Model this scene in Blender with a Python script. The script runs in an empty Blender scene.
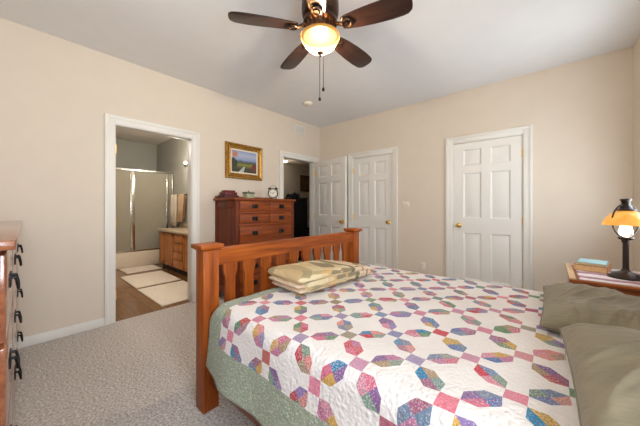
import bpy, bmesh, math, random
from mathutils import Vector, Matrix, noise

random.seed(7)
PI = math.pi
C = bpy.context.scene.collection
SC = bpy.context.scene

# ------------------------------------------------------------------ camera
CAMX, CAMY, CAMZ = 3.388, 0.0, 1.19
cam_d = bpy.data.cameras.new('camera')
cam = bpy.data.objects.new('camera', cam_d)
C.objects.link(cam)
cam.location = (CAMX, CAMY, CAMZ)
cam.rotation_euler = (PI / 2, 0, math.radians(40.95))
cam_d.sensor_width = 36
cam_d.lens = 265 / 640 * 36
cam_d.shift_y = -5.5 / 640
cam_d.clip_start = 0.02
SC.camera = cam

# ------------------------------------------------------------------ exposure, world, window light
SC.view_settings.view_transform = 'Standard'
SC.view_settings.look = 'None'
SC.view_settings.gamma = 1
SC.view_settings.use_curve_mapping = False
SC.view_settings.exposure = 0.2

w = bpy.data.worlds.new('world')
SC.world = w
w.use_nodes = True
wn = w.node_tree
bg = wn.nodes['Background']
wtc = wn.nodes.new('ShaderNodeTexCoord')
wsx = wn.nodes.new('ShaderNodeSeparateXYZ')
wmr = wn.nodes.new('ShaderNodeMapRange')
wmr.inputs[1].default_value = -0.3
wmr.inputs[2].default_value = 0.7
wrp = wn.nodes.new('ShaderNodeValToRGB')           # pale sunlit ground, hazy horizon, blue sky
els = wrp.color_ramp.elements
els[0].position, els[0].color = 0.0, (0.56, 0.55, 0.52, 1)
els[1].position, els[1].color = 1.0, (0.42, 0.62, 1.0, 1)
e = els.new(0.29)
e.color = (0.62, 0.61, 0.58, 1)
e = els.new(0.32)
e.color = (0.92, 0.95, 1.0, 1)
wn.links.new(wtc.outputs['Generated'], wsx.inputs[0])
wn.links.new(wsx.outputs[2], wmr.inputs[0])
wn.links.new(wmr.outputs[0], wrp.inputs[0])
wn.links.new(wrp.outputs[0], bg.inputs[0])
bg.inputs[1].default_value = 1.2


def area(name, loc, rot, sx, sy, power, col):
    l = bpy.data.lights.new(name, 'AREA')
    l.shape = 'RECTANGLE'
    l.size = sx
    l.size_y = sy
    l.energy = power
    l.color = col
    o = bpy.data.objects.new(name, l)
    o.location = loc
    o.rotation_euler = rot
    C.objects.link(o)
    return o


# daylight outside the windows (beyond the glass)
DAY = (0.80, 0.91, 1.0)
TILT = math.radians(30)      # light thrown up from the bright ground outside
area('daylight_right_window', (4.35, 3.00, 1.60), (0, PI / 2 + TILT, 0), 1.5, 0.95, 42, DAY)
area('daylight_bedside_window', (4.35, 0.15, 1.60), (0, PI / 2 + TILT, 0), 1.5, 1.0, 112, DAY)
area('daylight_front_window', (2.75, -0.95, 1.55), (PI / 2 + TILT, 0, 0), 1.9, 1.7, 5, DAY)


# ------------------------------------------------------------------ colour and node helpers
def lin(c):
    c = c / 255
    return c / 12.92 if c <= 0.04045 else ((c + 0.055) / 1.055) ** 2.4


def rgb(r, g, b):
    return (lin(r), lin(g), lin(b), 1)


class NT:
    """small expression builder over shader nodes"""

    def __init__(self, name):
        self.m = bpy.data.materials.new(name)
        self.m.use_nodes = True
        self.t = self.m.node_tree
        self.bsdf = self.t.nodes['Principled BSDF']
        self.out = self.t.nodes['Material Output']

    def node(self, typ, **kw):
        n = self.t.nodes.new(typ)
        for k, v in kw.items():
            setattr(n, k, v)
        return n

    def put(self, sock, v):
        if isinstance(v, (int, float)):
            sock.default_value = v
        elif isinstance(v, (tuple, list)):
            sock.default_value = v
        else:
            self.t.links.new(v, sock)

    def math(self, op, a, b=None, c=None):
        n = self.node('ShaderNodeMath', operation=op)
        self.put(n.inputs[0], a)
        if b is not None:
            self.put(n.inputs[1], b)
        if c is not None:
            self.put(n.inputs[2], c)
        return n.outputs[0]

    def mix(self, f, a, b, blend='MIX'):
        n = self.node('ShaderNodeMix', data_type='RGBA', blend_type=blend)
        self.put(n.inputs[0], f)
        self.put(n.inputs[6], a)
        self.put(n.inputs[7], b)
        return n.outputs[2]

    def coord(self, which='Object'):
        return self.node('ShaderNodeTexCoord').outputs[which]

    def mapping(self, v, scale=(1, 1, 1), rot=(0, 0, 0), loc=(0, 0, 0)):
        n = self.node('ShaderNodeMapping')
        self.put(n.inputs['Vector'], v)
        n.inputs['Scale'].default_value = scale
        n.inputs['Rotation'].default_value = rot
        n.inputs['Location'].default_value = loc
        return n.outputs[0]

    def noise(self, v, scale, detail=3, rough=0.5):
        n = self.node('ShaderNodeTexNoise')
        self.put(n.inputs['Vector'], v)
        n.inputs['Scale'].default_value = scale
        n.inputs['Detail'].default_value = detail
        n.inputs['Roughness'].default_value = rough
        return n

    def voronoi(self, v, scale, feature='F1', metric='EUCLIDEAN', rnd=1.0):
        n = self.node('ShaderNodeTexVoronoi', feature=feature, distance=metric)
        self.put(n.inputs['Vector'], v)
        n.inputs['Scale'].default_value = scale
        n.inputs['Randomness'].default_value = rnd
        return n

    def ramp(self, f, stops, interp='LINEAR'):
        n = self.node('ShaderNodeValToRGB')
        n.color_ramp.interpolation = interp
        e = n.color_ramp.elements
        while len(e) < len(stops):
            e.new(0.5)
        for i, (p, c) in enumerate(stops):
            e[i].position = p
            e[i].color = c
        self.put(n.inputs[0], f)
        return n.outputs[0]

    def bump(self, h, strength=0.3, dist=0.01):
        n = self.node('ShaderNodeBump')
        n.inputs['Strength'].default_value = strength
        n.inputs['Distance'].default_value = dist
        self.put(n.inputs['Height'], h)
        self.t.links.new(n.outputs[0], self.bsdf.inputs['Normal'])

    def base(self, v):
        self.put(self.bsdf.inputs['Base Color'], v)

    def set(self, **kw):
        for k, v in kw.items():
            self.put(self.bsdf.inputs[k.replace('_', ' ')], v)
        return self


def plain(name, col, rough=0.5, metal=0.0, var=0.04, scale=6.0, bump=0.0, bscale=60, spec=0.5):
    n = NT(name)
    co = n.coord()
    nz = n.noise(co, scale, 4)
    dark = tuple(c * (1 - var) for c in col[:3]) + (1,)
    lite = tuple(min(1, c * (1 + var)) for c in col[:3]) + (1,)
    n.base(n.ramp(nz.outputs['Fac'], [(0.3, dark), (0.7, lite)]))
    n.set(Roughness=rough, Metallic=metal, Specular_IOR_Level=spec)
    if bump:
        n.bump(n.noise(co, bscale, 4).outputs['Fac'], bump, 0.004)
    return n.m


def wood(name, dark, mid, light, axis='X', rough=0.35, scale=1.0, coat=0.0):
    n = NT(name)
    co = n.coord()
    s = {'X': (1.2, 14, 14), 'Y': (14, 1.2, 14), 'Z': (14, 14, 1.2)}[axis]
    mp = n.mapping(co, tuple(v * scale for v in s))
    a = n.noise(mp, 1.6, 6, 0.6)
    s2 = {'X': (4, 120, 120), 'Y': (120, 4, 120), 'Z': (120, 120, 4)}[axis]
    b = n.noise(n.mapping(co, tuple(v * scale for v in s2)), 1.0, 3, 0.6)
    f = n.math('ADD', n.math('MULTIPLY', a.outputs['Fac'], 0.75), n.math('MULTIPLY', b.outputs['Fac'], 0.25))
    n.base(n.ramp(f, [(0.33, dark), (0.5, mid), (0.68, light)]))
    n.set(Roughness=rough, Coat_Weight=coat, Coat_Roughness=0.15, Specular_IOR_Level=0.32)
    n.bump(b.outputs['Fac'], 0.08, 0.002)
    return n.m


M = {}
M['wall'] = plain('wall_paint', rgb(221, 208, 192), 0.75, var=0.012, bump=0.06, bscale=90, spec=0.25)
M['ceiling'] = plain('ceiling_paint', rgb(233, 232, 232), 0.85, var=0.012, bump=0.1, bscale=70, spec=0.2)
M['trim'] = plain('white_trim', rgb(232, 228, 221), 0.4, var=0.008)
M['door'] = plain('white_door', rgb(232, 228, 222), 0.42, var=0.008)
M['bathwall'] = plain('bathroom_paint', rgb(168, 166, 154), 0.7, var=0.015, bump=0.05, bscale=90)
M['bathceil'] = plain('bathroom_ceiling_paint', rgb(232, 222, 212), 0.8, var=0.015)
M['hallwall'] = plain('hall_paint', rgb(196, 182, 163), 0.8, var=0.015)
M['brass'] = plain('brass', rgb(232, 194, 112), 0.3, 1.0, 0.05, 20)
M['bronze'] = plain('bronze', rgb(72, 52, 40), 0.32, 0.85, 0.2, 14)
M['lampmetal'] = plain('dark_lamp_bronze', rgb(56, 47, 43), 0.36, 0.5, 0.2, 14)
M['iron'] = plain('black_iron', rgb(34, 33, 34), 0.45, 0.6, 0.2, 30)
M['chrome'] = plain('chrome', rgb(205, 203, 198), 0.18, 1.0, 0.03, 8)
M['oak'] = wood('oak_length', rgb(104, 42, 4), rgb(150, 71, 12), rgb(176, 92, 22), 'Y', 0.45, coat=0.05)
M['oakv'] = wood('oak_upright', rgb(104, 42, 4), rgb(150, 71, 12), rgb(176, 92, 22), 'Z', 0.45, coat=0.05)
M['oakx'] = wood('oak_rail', rgb(88, 40, 16), rgb(122, 60, 26), rgb(150, 80, 36), 'X', 0.4)
M['cherry'] = wood('chest_wood_length', rgb(92, 38, 10), rgb(130, 60, 16), rgb(154, 76, 26), 'Y', 0.45)
M['cherryv'] = wood('chest_wood_shaded_upright', rgb(78, 26, 5), rgb(104, 41, 8), rgb(126, 54, 14), 'Z', 0.45)  # darker than the length wood: the chest side's shade is in its colour
M['dress'] = wood('dresser_wood', rgb(134, 66, 24), rgb(178, 96, 42), rgb(204, 124, 62), 'Z', 0.33)
M['dressx'] = wood('dresser_wood_length', rgb(112, 62, 40), rgb(136, 80, 52), rgb(156, 98, 66), 'X', 0.2, coat=0.8)
M['walnut'] = wood('fan_blade_walnut', rgb(30, 17, 13), rgb(48, 28, 21), rgb(66, 40, 29), 'X', 0.34, coat=0.15)
M['vanity'] = wood('vanity_oak', rgb(150, 86, 36), rgb(184, 112, 52), rgb(206, 138, 74), 'Z', 0.35)
M['nswood'] = wood('nightstand_wood', rgb(120, 60, 24), rgb(160, 88, 40), rgb(190, 116, 62), 'X', 0.32)
M['black'] = plain('black_lacquer', rgb(22, 24, 28), 0.35, 0, 0.15, 8)
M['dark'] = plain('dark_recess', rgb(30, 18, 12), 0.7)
M['cream'] = plain('cream_cloth', rgb(236, 222, 200), 0.95, var=0.06, scale=40, bump=0.5, bscale=260)
M['tan'] = plain('tan_cloth', rgb(214, 178, 140), 0.95, var=0.06, scale=40, bump=0.5, bscale=260)
M['matcloth'] = plain('bath_mat_cloth', rgb(232, 220, 204), 0.95, var=0.05, scale=30, bump=0.7, bscale=200)
M['counter'] = plain('counter_stone', rgb(196, 176, 150), 0.3, var=0.12, scale=60)
M['tub'] = plain('shower_pan', rgb(222, 206, 182), 0.35, var=0.02)
M['plastic'] = plain('ivory_plastic', rgb(232, 222, 204), 0.4, var=0.01)
M['white_plastic'] = plain('white_plastic', rgb(225, 220, 214), 0.45, var=0.01)
M['maroon'] = plain('maroon_leather', rgb(104, 26, 30), 0.42, var=0.2, scale=30)
M['maroond'] = plain('dark_maroon_leather', rgb(70, 18, 22), 0.5, var=0.2, scale=30)
M['liner'] = plain('linen_liner', rgb(228, 216, 192), 0.8, var=0.02)
M['page'] = plain('book_pages', rgb(230, 194, 142), 0.85, var=0.1, scale=60)
M['teal'] = plain('teal_cover', rgb(150, 186, 190), 0.5, var=0.12, scale=14)
M['brown'] = plain('brown_cover', rgb(176, 124, 76), 0.5, var=0.12, scale=14)
M['dial'] = plain('clock_dial', rgb(222, 214, 196), 0.5, var=0.02)


def mat_gilt():
    n = NT('gilt_frame')
    co = n.coord()
    nz = n.noise(co, 45, 5, 0.65)
    n.base(n.ramp(nz.outputs['Fac'], [(0.3, rgb(104, 70, 24)), (0.55, rgb(170, 124, 48)), (0.75, rgb(206, 166, 84))]))
    n.set(Roughness=0.38, Metallic=0.55)
    n.bump(nz.outputs['Fac'], 0.4, 0.004)
    return n.m


def mat_carpet():
    n = NT('carpet_pile')
    co = n.coord()
    a = n.noise(co, 70, 4, 0.7)
    b = n.noise(co, 230, 2, 0.7)
    c = n.noise(co, 2.2, 2)
    f = n.math('ADD', n.math('MULTIPLY', a.outputs['Fac'], 0.55), n.math('MULTIPLY', b.outputs['Fac'], 0.45))
    col = n.ramp(f, [(0.40, rgb(130, 116, 106)), (0.5, rgb(205, 193, 182)), (0.60, rgb(246, 240, 234))])
    col = n.mix(n.math('MULTIPLY', c.outputs['Fac'], 0.14), col, rgb(150, 134, 120))
    n.base(col)
    n.set(Roughness=0.98, Specular_IOR_Level=0.1, Sheen_Weight=0.25)
    n.bump(f, 0.9, 0.012)
    return n.m


def mat_bathfloor():
    n = NT('bathroom_floor_planks')
    co = n.coord()
    br = n.node('ShaderNodeTexBrick')
    n.put(br.inputs['Vector'], co)
    br.inputs['Color1'].default_value = rgb(138, 96, 60)
    br.inputs['Color2'].default_value = rgb(118, 80, 48)
    br.inputs['Mortar'].default_value = rgb(84, 58, 38)
    br.inputs['Scale'].default_value = 1
    br.inputs['Brick Width'].default_value = 1.2
    br.inputs['Row Height'].default_value = 0.15
    br.inputs['Mortar Size'].default_value = 0.004
    g = n.noise(n.mapping(co, (3, 40, 1)), 1.5, 4)
    n.base(n.mix(0.35, br.outputs['Color'], n.ramp(g.outputs['Fac'], [(0.3, rgb(96, 64, 38)), (0.7, rgb(156, 114, 76))])))
    n.set(Roughness=0.2)
    return n.m


def mat_frost():
    n = NT('frosted_shower_glass')
    co = n.coord()
    n.base(n.ramp(n.noise(co, 3).outputs['Fac'], [(0.3, rgb(176, 168, 146)), (0.7, rgb(184, 176, 158))]))
    n.set(Roughness=0.4, Transmission_Weight=0.35, IOR=1.2)
    n.bump(n.noise(co, 60, 2).outputs['Fac'], 0.15, 0.004)
    return n.m


def mat_pane():
    n = NT('window_glass')
    tr = n.node('ShaderNodeBsdfTransparent')
    gl = n.node('ShaderNodeBsdfGlossy')
    gl.inputs['Roughness'].default_value = 0.02
    mx = n.node('ShaderNodeMixShader')
    mx.inputs[0].default_value = 0.06
    n.t.links.new(tr.outputs[0], mx.inputs[1])
    n.t.links.new(gl.outputs[0], mx.inputs[2])
    n.t.links.new(mx.outputs[0], n.out.inputs[0])
    return n.m


def mat_clear():
    n = NT('clear_chimney_glass')
    n.set(Roughness=0.03, IOR=1.3, Transmission_Weight=0.9)
    n.base(rgb(246, 244, 238))
    return n.m


def mat_emit(name, col, strength, base=None):
    n = NT(name)
    n.base(base or col)
    n.put(n.bsdf.inputs['Emission Color'], col)
    n.bsdf.inputs['Emission Strength'].default_value = strength
    n.set(Roughness=0.3)
    return n.m


def mat_bowl():
    n = NT('amber_glass_bowl_lit')
    co = n.coord()
    sep = n.node('ShaderNodeSeparateXYZ')
    n.put(sep.inputs[0], co)
    f = n.math('MULTIPLY_ADD', sep.outputs[2], 1 / 0.12, n.math('MULTIPLY', n.noise(co, 9, 2).outputs['Fac'], 0.12))  # bulb glow painted by height: palest at the bottom, deeper amber upward
    col = n.ramp(f, [(0.25, (1.0, 0.84, 0.52, 1)), (0.72, (1.0, 0.66, 0.26, 1)), (1.0, (0.80, 0.40, 0.08, 1))])
    st = n.ramp(f, [(0.1, (1, 1, 1, 1)), (0.62, (0.55, 0.55, 0.55, 1)), (1.0, (0.24, 0.24, 0.24, 1))])
    n.base(n.ramp(f, [(0.3, rgb(246, 222, 170)), (0.8, rgb(232, 176, 88)), (1.0, rgb(206, 136, 52))]))
    n.put(n.bsdf.inputs['Emission Color'], col)
    n.put(n.bsdf.inputs['Emission Strength'], n.math('MULTIPLY', st, 0.55))
    n.set(Roughness=0.25)
    tr = n.node('ShaderNodeBsdfTransparent')
    tr.inputs[0].default_value = (1.0, 0.9, 0.74, 1)
    mx = n.node('ShaderNodeMixShader')
    mx.inputs[0].default_value = 0.4
    n.t.links.new(n.bsdf.outputs[0], mx.inputs[1])
    n.t.links.new(tr.outputs[0], mx.inputs[2])
    n.t.links.new(mx.outputs[0], n.out.inputs[0])
    return n.m


def mat_shade():
    n = NT('amber_glass_shade')
    co = n.coord()
    nz = n.noise(co, 12, 3)
    col = n.ramp(nz.outputs['Fac'], [(0.3, rgb(244, 184, 72)), (0.7, rgb(252, 222, 140))])
    n.base(col)
    n.set(Roughness=0.12, Coat_Weight=0.5)
    n.put(n.bsdf.inputs['Emission Color'], rgb(255, 196, 92))
    n.bsdf.inputs['Emission Strength'].default_value = 0.30  # faint emission stands in for window light coming through the glass
    tl = n.node('ShaderNodeBsdfTranslucent')
    n.put(tl.inputs[0], col)
    mx = n.node('ShaderNodeMixShader')
    mx.inputs[0].default_value = 0.4
    n.t.links.new(n.bsdf.outputs[0], mx.inputs[1])
    n.t.links.new(tl.outputs[0], mx.inputs[2])
    n.t.links.new(mx.outputs[0], n.out.inputs[0])
    return n.m


def mat_landscape():
    """a generic painted valley: sky, far hills, meadow, pale stream, orange tree"""
    n = NT('landscape_canvas')
    sep = n.node('ShaderNodeSeparateXYZ')
    n.put(sep.inputs[0], n.coord('UV'))
    u, v = sep.outputs[0], sep.outputs[1]
    uv = n.coord('UV')
    nz = n.noise(uv, 7, 5).outputs['Fac']
    nz2 = n.noise(uv, 22, 5).outputs['Fac']
    vv = n.math('ADD', v, n.math('MULTIPLY', n.math('SUBTRACT', nz, 0.5), 0.14))
    col = n.ramp(vv, [(0.0, rgb(40, 42, 30)), (0.2, rgb(70, 66, 44)), (0.36, rgb(150, 144, 58)), (0.45, rgb(74, 84, 48)),
                      (0.52, rgb(96, 108, 140)), (0.60, rgb(150, 164, 204)), (0.8, rgb(188, 192, 214)), (1.0, rgb(140, 158, 204))])
    col = n.mix(n.math('MULTIPLY', nz2, 0.35), col, rgb(60, 52, 40))
    # stream
    sx = n.math('ABSOLUTE', n.math('SUBTRACT', u, n.math('ADD', 0.36, n.math('MULTIPLY', v, 0.5))))
    strm = n.math('MULTIPLY', n.math('LESS_THAN', sx, n.math('SUBTRACT', 0.1, n.math('MULTIPLY', v, 0.25))), n.math('LESS_THAN', v, 0.27))
    col = n.mix(strm, col, rgb(178, 184, 180))
    # dark bushes left, orange tree upper left
    def blob(cx, cy, r, amp=0.2):
        dx = n.math('SUBTRACT', u, cx)
        dy = n.math('MULTIPLY', n.math('SUBTRACT', v, cy), 0.75)
        d = n.math('SQRT', n.math('ADD', n.math('MULTIPLY', dx, dx), n.math('MULTIPLY', dy, dy)))
        d = n.math('ADD', d, n.math('MULTIPLY', n.math('SUBTRACT', nz2, 0.5), amp))
        return n.math('LESS_THAN', d, r)
    col = n.mix(blob(0.04, 0.4, 0.18), col, rgb(52, 58, 42))
    col = n.mix(blob(0.14, 0.83, 0.10, 0.3), col, rgb(188, 122, 96))
    col = n.mix(blob(0.92, 0.28, 0.13), col, rgb(112, 50, 44))
    n.base(col)
    n.set(Roughness=0.5)
    n.bump(nz2, 0.25, 0.002)
    return n.m


PALETTE = [(200, 104, 126), (186, 52, 64), (140, 118, 164), (84, 108, 156), (196, 154, 76), (96, 130, 92),
           (180, 112, 142), (40, 122, 160), (150, 92, 116), (110, 126, 148), (206, 132, 146), (160, 136, 104),
           (128, 92, 138), (206, 132, 124), (118, 142, 126), (110, 116, 152)]


def mat_quilt(lat, x0, t0, white_lo_x, tw0, tw1):
    """UV is the cloth in metres. White quilted ground, lattice of pieced hexagons joined by small squares, sage border."""
    n = NT('patchwork_quilt')
    uv = n.coord('UV')
    sep = n.node('ShaderNodeSeparateXYZ')
    n.put(sep.inputs[0], uv)
    X, T = sep.outputs[0], sep.outputs[1]
    wob = n.noise(uv, 9, 2)
    wsep = n.node('ShaderNodeSeparateXYZ')
    n.put(wsep.inputs[0], wob.outputs['Color'])
    Xw = n.math('ADD', X, n.math('MULTIPLY', n.math('SUBTRACT', wsep.outputs[0], 0.5), 0.010))
    Tw = n.math('ADD', T, n.math('MULTIPLY', n.math('SUBTRACT', wsep.outputs[1], 0.5), 0.010))
    k = 1 / (lat * math.sqrt(2))
    xs = n.math('SUBTRACT', Xw, x0)
    ts = n.math('SUBTRACT', Tw, t0)
    u = n.math('MULTIPLY', n.math('ADD', xs, ts), k)
    v = n.math('MULTIPLY', n.math('SUBTRACT', xs, ts), k)

    def rnd(a):
        return n.math('FLOOR', n.math('ADD', a, 0.5))
    ru, rv = rnd(u), rnd(v)
    fu, fv = n.math('SUBTRACT', u, ru), n.math('SUBTRACT', v, rv)
    au, av = n.math('ABSOLUTE', fu), n.math('ABSOLUTE', fv)
    R = 0.19
    sq = n.math('LESS_THAN', n.math('ADD', au, av), R)

    def comb(a, b, c):
        q = n.node('ShaderNodeCombineXYZ')
        n.put(q.inputs[0], a)
        n.put(q.inputs[1], b)
        n.put(q.inputs[2], c)
        return q.outputs[0]

    def cell_rand(vec):
        wv = n.node('ShaderNodeTexWhiteNoise', noise_dimensions='3D')
        n.put(wv.inputs['Vector'], vec)
        return wv.outputs['Value']
    pal = [(i / len(PALETTE), rgb(*c)) for i, c in enumerate(PALETTE)]

    def fabric(vec):
        r = cell_rand(vec)
        base = n.ramp(r, pal, 'CONSTANT')
        # small all-over print that differs from piece to piece
        r2 = cell_rand(n.mapping(vec, (1.37, 2.11, 1.73), loc=(3.3, 7.7, 1.1)))
        sh = n.node('ShaderNodeVectorMath', operation='ADD')
        n.put(sh.inputs[0], uv)
        n.put(sh.inputs[1], vec)
        pr = n.noise(sh.outputs[0], 190, 1, 0.5)
        dots = n.math('GREATER_THAN', pr.outputs['Fac'], n.math('MULTIPLY_ADD', r2, 0.12, 0.52))
        light = n.mix(0.5, base, rgb(236, 226, 216))
        out = n.mix(n.math('MULTIPLY', dots, 0.8), base, light)
        # second colour of the print
        other = n.ramp(cell_rand(n.mapping(vec, (2.3, 1.9, 3.1), loc=(9.1, 4.4, 5.5))), pal, 'CONSTANT')
        pr2 = n.noise(sh.outputs[0], 150, 1, 0.5)
        d2 = n.math('LESS_THAN', pr2.outputs['Fac'], n.math('MULTIPLY_ADD', r2, -0.12, 0.47))
        return n.mix(n.math('MULTIPLY', d2, 0.6), out, n.mix(0.35, other, rgb(40, 34, 44)))

    ground = n.ramp(n.noise(uv, 4, 2).outputs['Fac'], [(0.3, rgb(223, 215, 210)), (0.7, rgb(230, 223, 218))])
    col = ground
    sqf = n.mix(0.30, fabric(comb(ru, rv, 0.5)), n.ramp(cell_rand(comb(rv, ru, 8.5)), [(0.0, rgb(222, 140, 156)), (0.45, rgb(196, 60, 72)), (0.62, rgb(110, 150, 110)), (0.8, rgb(110, 136, 178))], 'CONSTANT'))
    sqf = n.mix(0.45, sqf, n.ramp(cell_rand(comb(rv, ru, 8.5)), [(0.0, rgb(222, 140, 156)), (0.45, rgb(196, 60, 72)), (0.62, rgb(110, 150, 110)), (0.8, rgb(110, 136, 178))], 'CONSTANT'))
    col = n.mix(sq, col, sqf)
    mask_all = sq
    for (along, across, ra, tag) in ((u, av, rv, 1.5), (v, au, ru, 2.5)):
        fl = n.math('FLOOR', along)
        a = n.math('SUBTRACT', n.math('SUBTRACT', along, fl), 0.5)
        aa = n.math('ABSOLUTE', a)
        inside = n.math('MULTIPLY', n.math('LESS_THAN', across, 0.165),
                        n.math('LESS_THAN', n.math('MULTIPLY', across, 0.92), n.math('SUBTRACT', 0.5 - R, aa)))
        sgn = fv if tag == 1.5 else fu
        qd = n.math('ADD', n.math('MULTIPLY', n.math('GREATER_THAN', a, 0), 1.0),
                    n.math('MULTIPLY', n.math('GREATER_THAN', sgn, 0), 2.0))
        vec = comb(fl, ra, n.math('ADD', qd, tag * 10))
        col = n.mix(inside, col, fabric(vec))
        mask_all = n.math('MAXIMUM', mask_all, inside)
    # sage border with tiny pale sprigs
    sp = n.voronoi(uv, 105)
    sprig = n.math('LESS_THAN', sp.outputs['Distance'], 0.30)
    sage = n.mix(n.math('MULTIPLY', sprig, 0.5), rgb(150, 157, 136), rgb(218, 220, 206))
    b = n.math('LESS_THAN', Xw, white_lo_x)
    b = n.math('MAXIMUM', b, n.math('LESS_THAN', Tw, tw0))
    b = n.math('MAXIMUM', b, n.math('GREATER_THAN', Tw, tw1))
    col = n.mix(b, col, sage)
    n.base(col)
    n.set(Roughness=0.92, Specular_IOR_Level=0.15, Sheen_Weight=0.15)
    st = n.noise(uv, 85, 2, 0.5)
    puff = n.voronoi(uv, 70)
    h = n.math('ADD', st.outputs['Fac'], n.math('MULTIPLY', puff.outputs['Distance'], -0.7))
    n.bump(h, 0.8, 0.0065)
    return n.m


def mat_folded():
    n = NT('country_quilt_cloth')
    uv = n.coord('UV')
    vo = n.voronoi(n.mapping(uv, (1, 1, 1), rot=(0, 0, 0.6)), 13, metric='CHEBYCHEV', rnd=0.4)
    r = n.node('ShaderNodeSeparateColor')
    n.put(r.inputs[0], vo.outputs['Color'])
    cols = [(220, 196, 152), (192, 172, 132), (226, 208, 166), (168, 156, 122), (214, 174, 120), (230, 212, 174), (146, 134, 110), (206, 182, 138), (222, 200, 158)]
    col = n.ramp(r.outputs[0], [(i / len(cols), rgb(*c)) for i, c in enumerate(cols)], 'CONSTANT')
    pr = n.noise(uv, 60, 3)
    col = n.mix(n.math('MULTIPLY', pr.outputs['Fac'], 0.4), col, rgb(150, 126, 92))
    sep = n.node('ShaderNodeSeparateXYZ')
    n.put(sep.inputs[0], uv)
    U, V = sep.outputs[0], sep.outputs[1]
    dx = n.math('SUBTRACT', U, 0.10)
    dy = n.math('SUBTRACT', V, 0.0)
    d = n.math('SQRT', n.math('ADD', n.math('MULTIPLY', dx, dx), n.math('MULTIPLY', dy, dy)))
    plainf = n.math('GREATER_THAN', d, 0.385)
    col = n.mix(plainf, col, n.ramp(n.noise(uv, 25, 3).outputs['Fac'], [(0.3, rgb(216, 188, 158)), (0.7, rgb(228, 206, 178))]))
    band = n.math('LESS_THAN', n.math('ABSOLUTE', n.math('SUBTRACT', d, 0.40)), 0.02)
    col = n.mix(band, col, rgb(122, 120, 92))
    vine = n.math('LESS_THAN', n.math('ABSOLUTE', n.math('SUBTRACT', d, 0.52)), 0.006)
    col = n.mix(vine, col, rgb(92, 72, 50))

    def leaf(cx, cy, ang, ln, wd):
        ca, sa = math.cos(ang), math.sin(ang)
        ax = n.math('SUBTRACT', U, cx)
        ay = n.math('SUBTRACT', V, cy)
        p = n.math('DIVIDE', n.math('ADD', n.math('MULTIPLY', ax, ca), n.math('MULTIPLY', ay, sa)), ln)
        q = n.math('DIVIDE', n.math('SUBTRACT', n.math('MULTIPLY', ay, ca), n.math('MULTIPLY', ax, sa)), wd)
        return n.math('LESS_THAN', n.math('ADD', n.math('MULTIPLY', p, p), n.math('ABSOLUTE', q)), 1.0)
    for (cx, cy, an) in ((0.66, 0.17, 0.4), (0.68, 0.11, 1.6), (0.64, 0.23, -0.9), (0.56, 0.05, 0.3)):
        col = n.mix(leaf(cx, cy, an, 0.045, 0.014), col, rgb(94, 98, 62))
    n.base(col)
    n.set(Roughness=0.92, Specular_IOR_Level=0.15)
    n.bump(n.noise(uv, 40, 3).outputs['Fac'], 0.5, 0.006)
    return n.m


def mat_sham():
    n = NT('sage_velvet')
    co = n.coord()
    a = n.noise(co, 7, 4)
    n.base(n.ramp(a.outputs['Fac'], [(0.3, rgb(124, 115, 94)), (0.7, rgb(140, 131, 108))]))
    n.set(Roughness=0.85, Sheen_Weight=0.2, Sheen_Roughness=0.4, Specular_IOR_Level=0.2)
    n.bump(n.noise(n.mapping(co, (6, 22, 6)), 2.2, 5).outputs['Fac'], 0.25, 0.02)
    return n.m


def mat_runner():
    n = NT('woven_runner')
    uv = n.coord()
    sep = n.node('ShaderNodeSeparateXYZ')
    n.put(sep.inputs[0], uv)
    nz = n.noise(uv, 16, 3)
    f = n.math('FRACT', n.math('ADD', n.math('MULTIPLY', sep.outputs[1], 5.5), n.math('MULTIPLY', nz.outputs['Fac'], 0.35)))
    col = n.ramp(f, [(0.0, rgb(224, 214, 216)), (0.34, rgb(140, 70, 96)), (0.62, rgb(172, 128, 148)), (0.8, rgb(232, 224, 222))], 'CONSTANT')
    col = n.mix(n.math('MULTIPLY', n.noise(uv, 120, 2).outputs['Fac'], 0.3), col, rgb(236, 228, 226))
    n.base(col)
    n.set(Roughness=0.8)
    return n.m


M['gilt'] = mat_gilt()
M['carpet'] = mat_carpet()
M['bathfloor'] = mat_bathfloor()
M['frost'] = mat_frost()
M['pane'] = mat_pane()
M['clear'] = mat_clear()
M['bowl'] = mat_bowl()
M['shade'] = mat_shade()
M['landscape'] = mat_landscape()
M['folded'] = mat_folded()
M['sham'] = mat_sham()
M['runner'] = mat_runner()
M['globe'] = mat_emit('lit_globe', (1.0, 0.86, 0.66, 1), 9, rgb(240, 230, 210))
M['hallglow'] = mat_emit('lit_diffuser', (1.0, 0.88, 0.7, 1), 5, rgb(240, 230, 210))
M['bulb'] = mat_emit('lit_bulb', (1.0, 0.86, 0.6, 1), 5, rgb(250, 240, 220))


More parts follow.
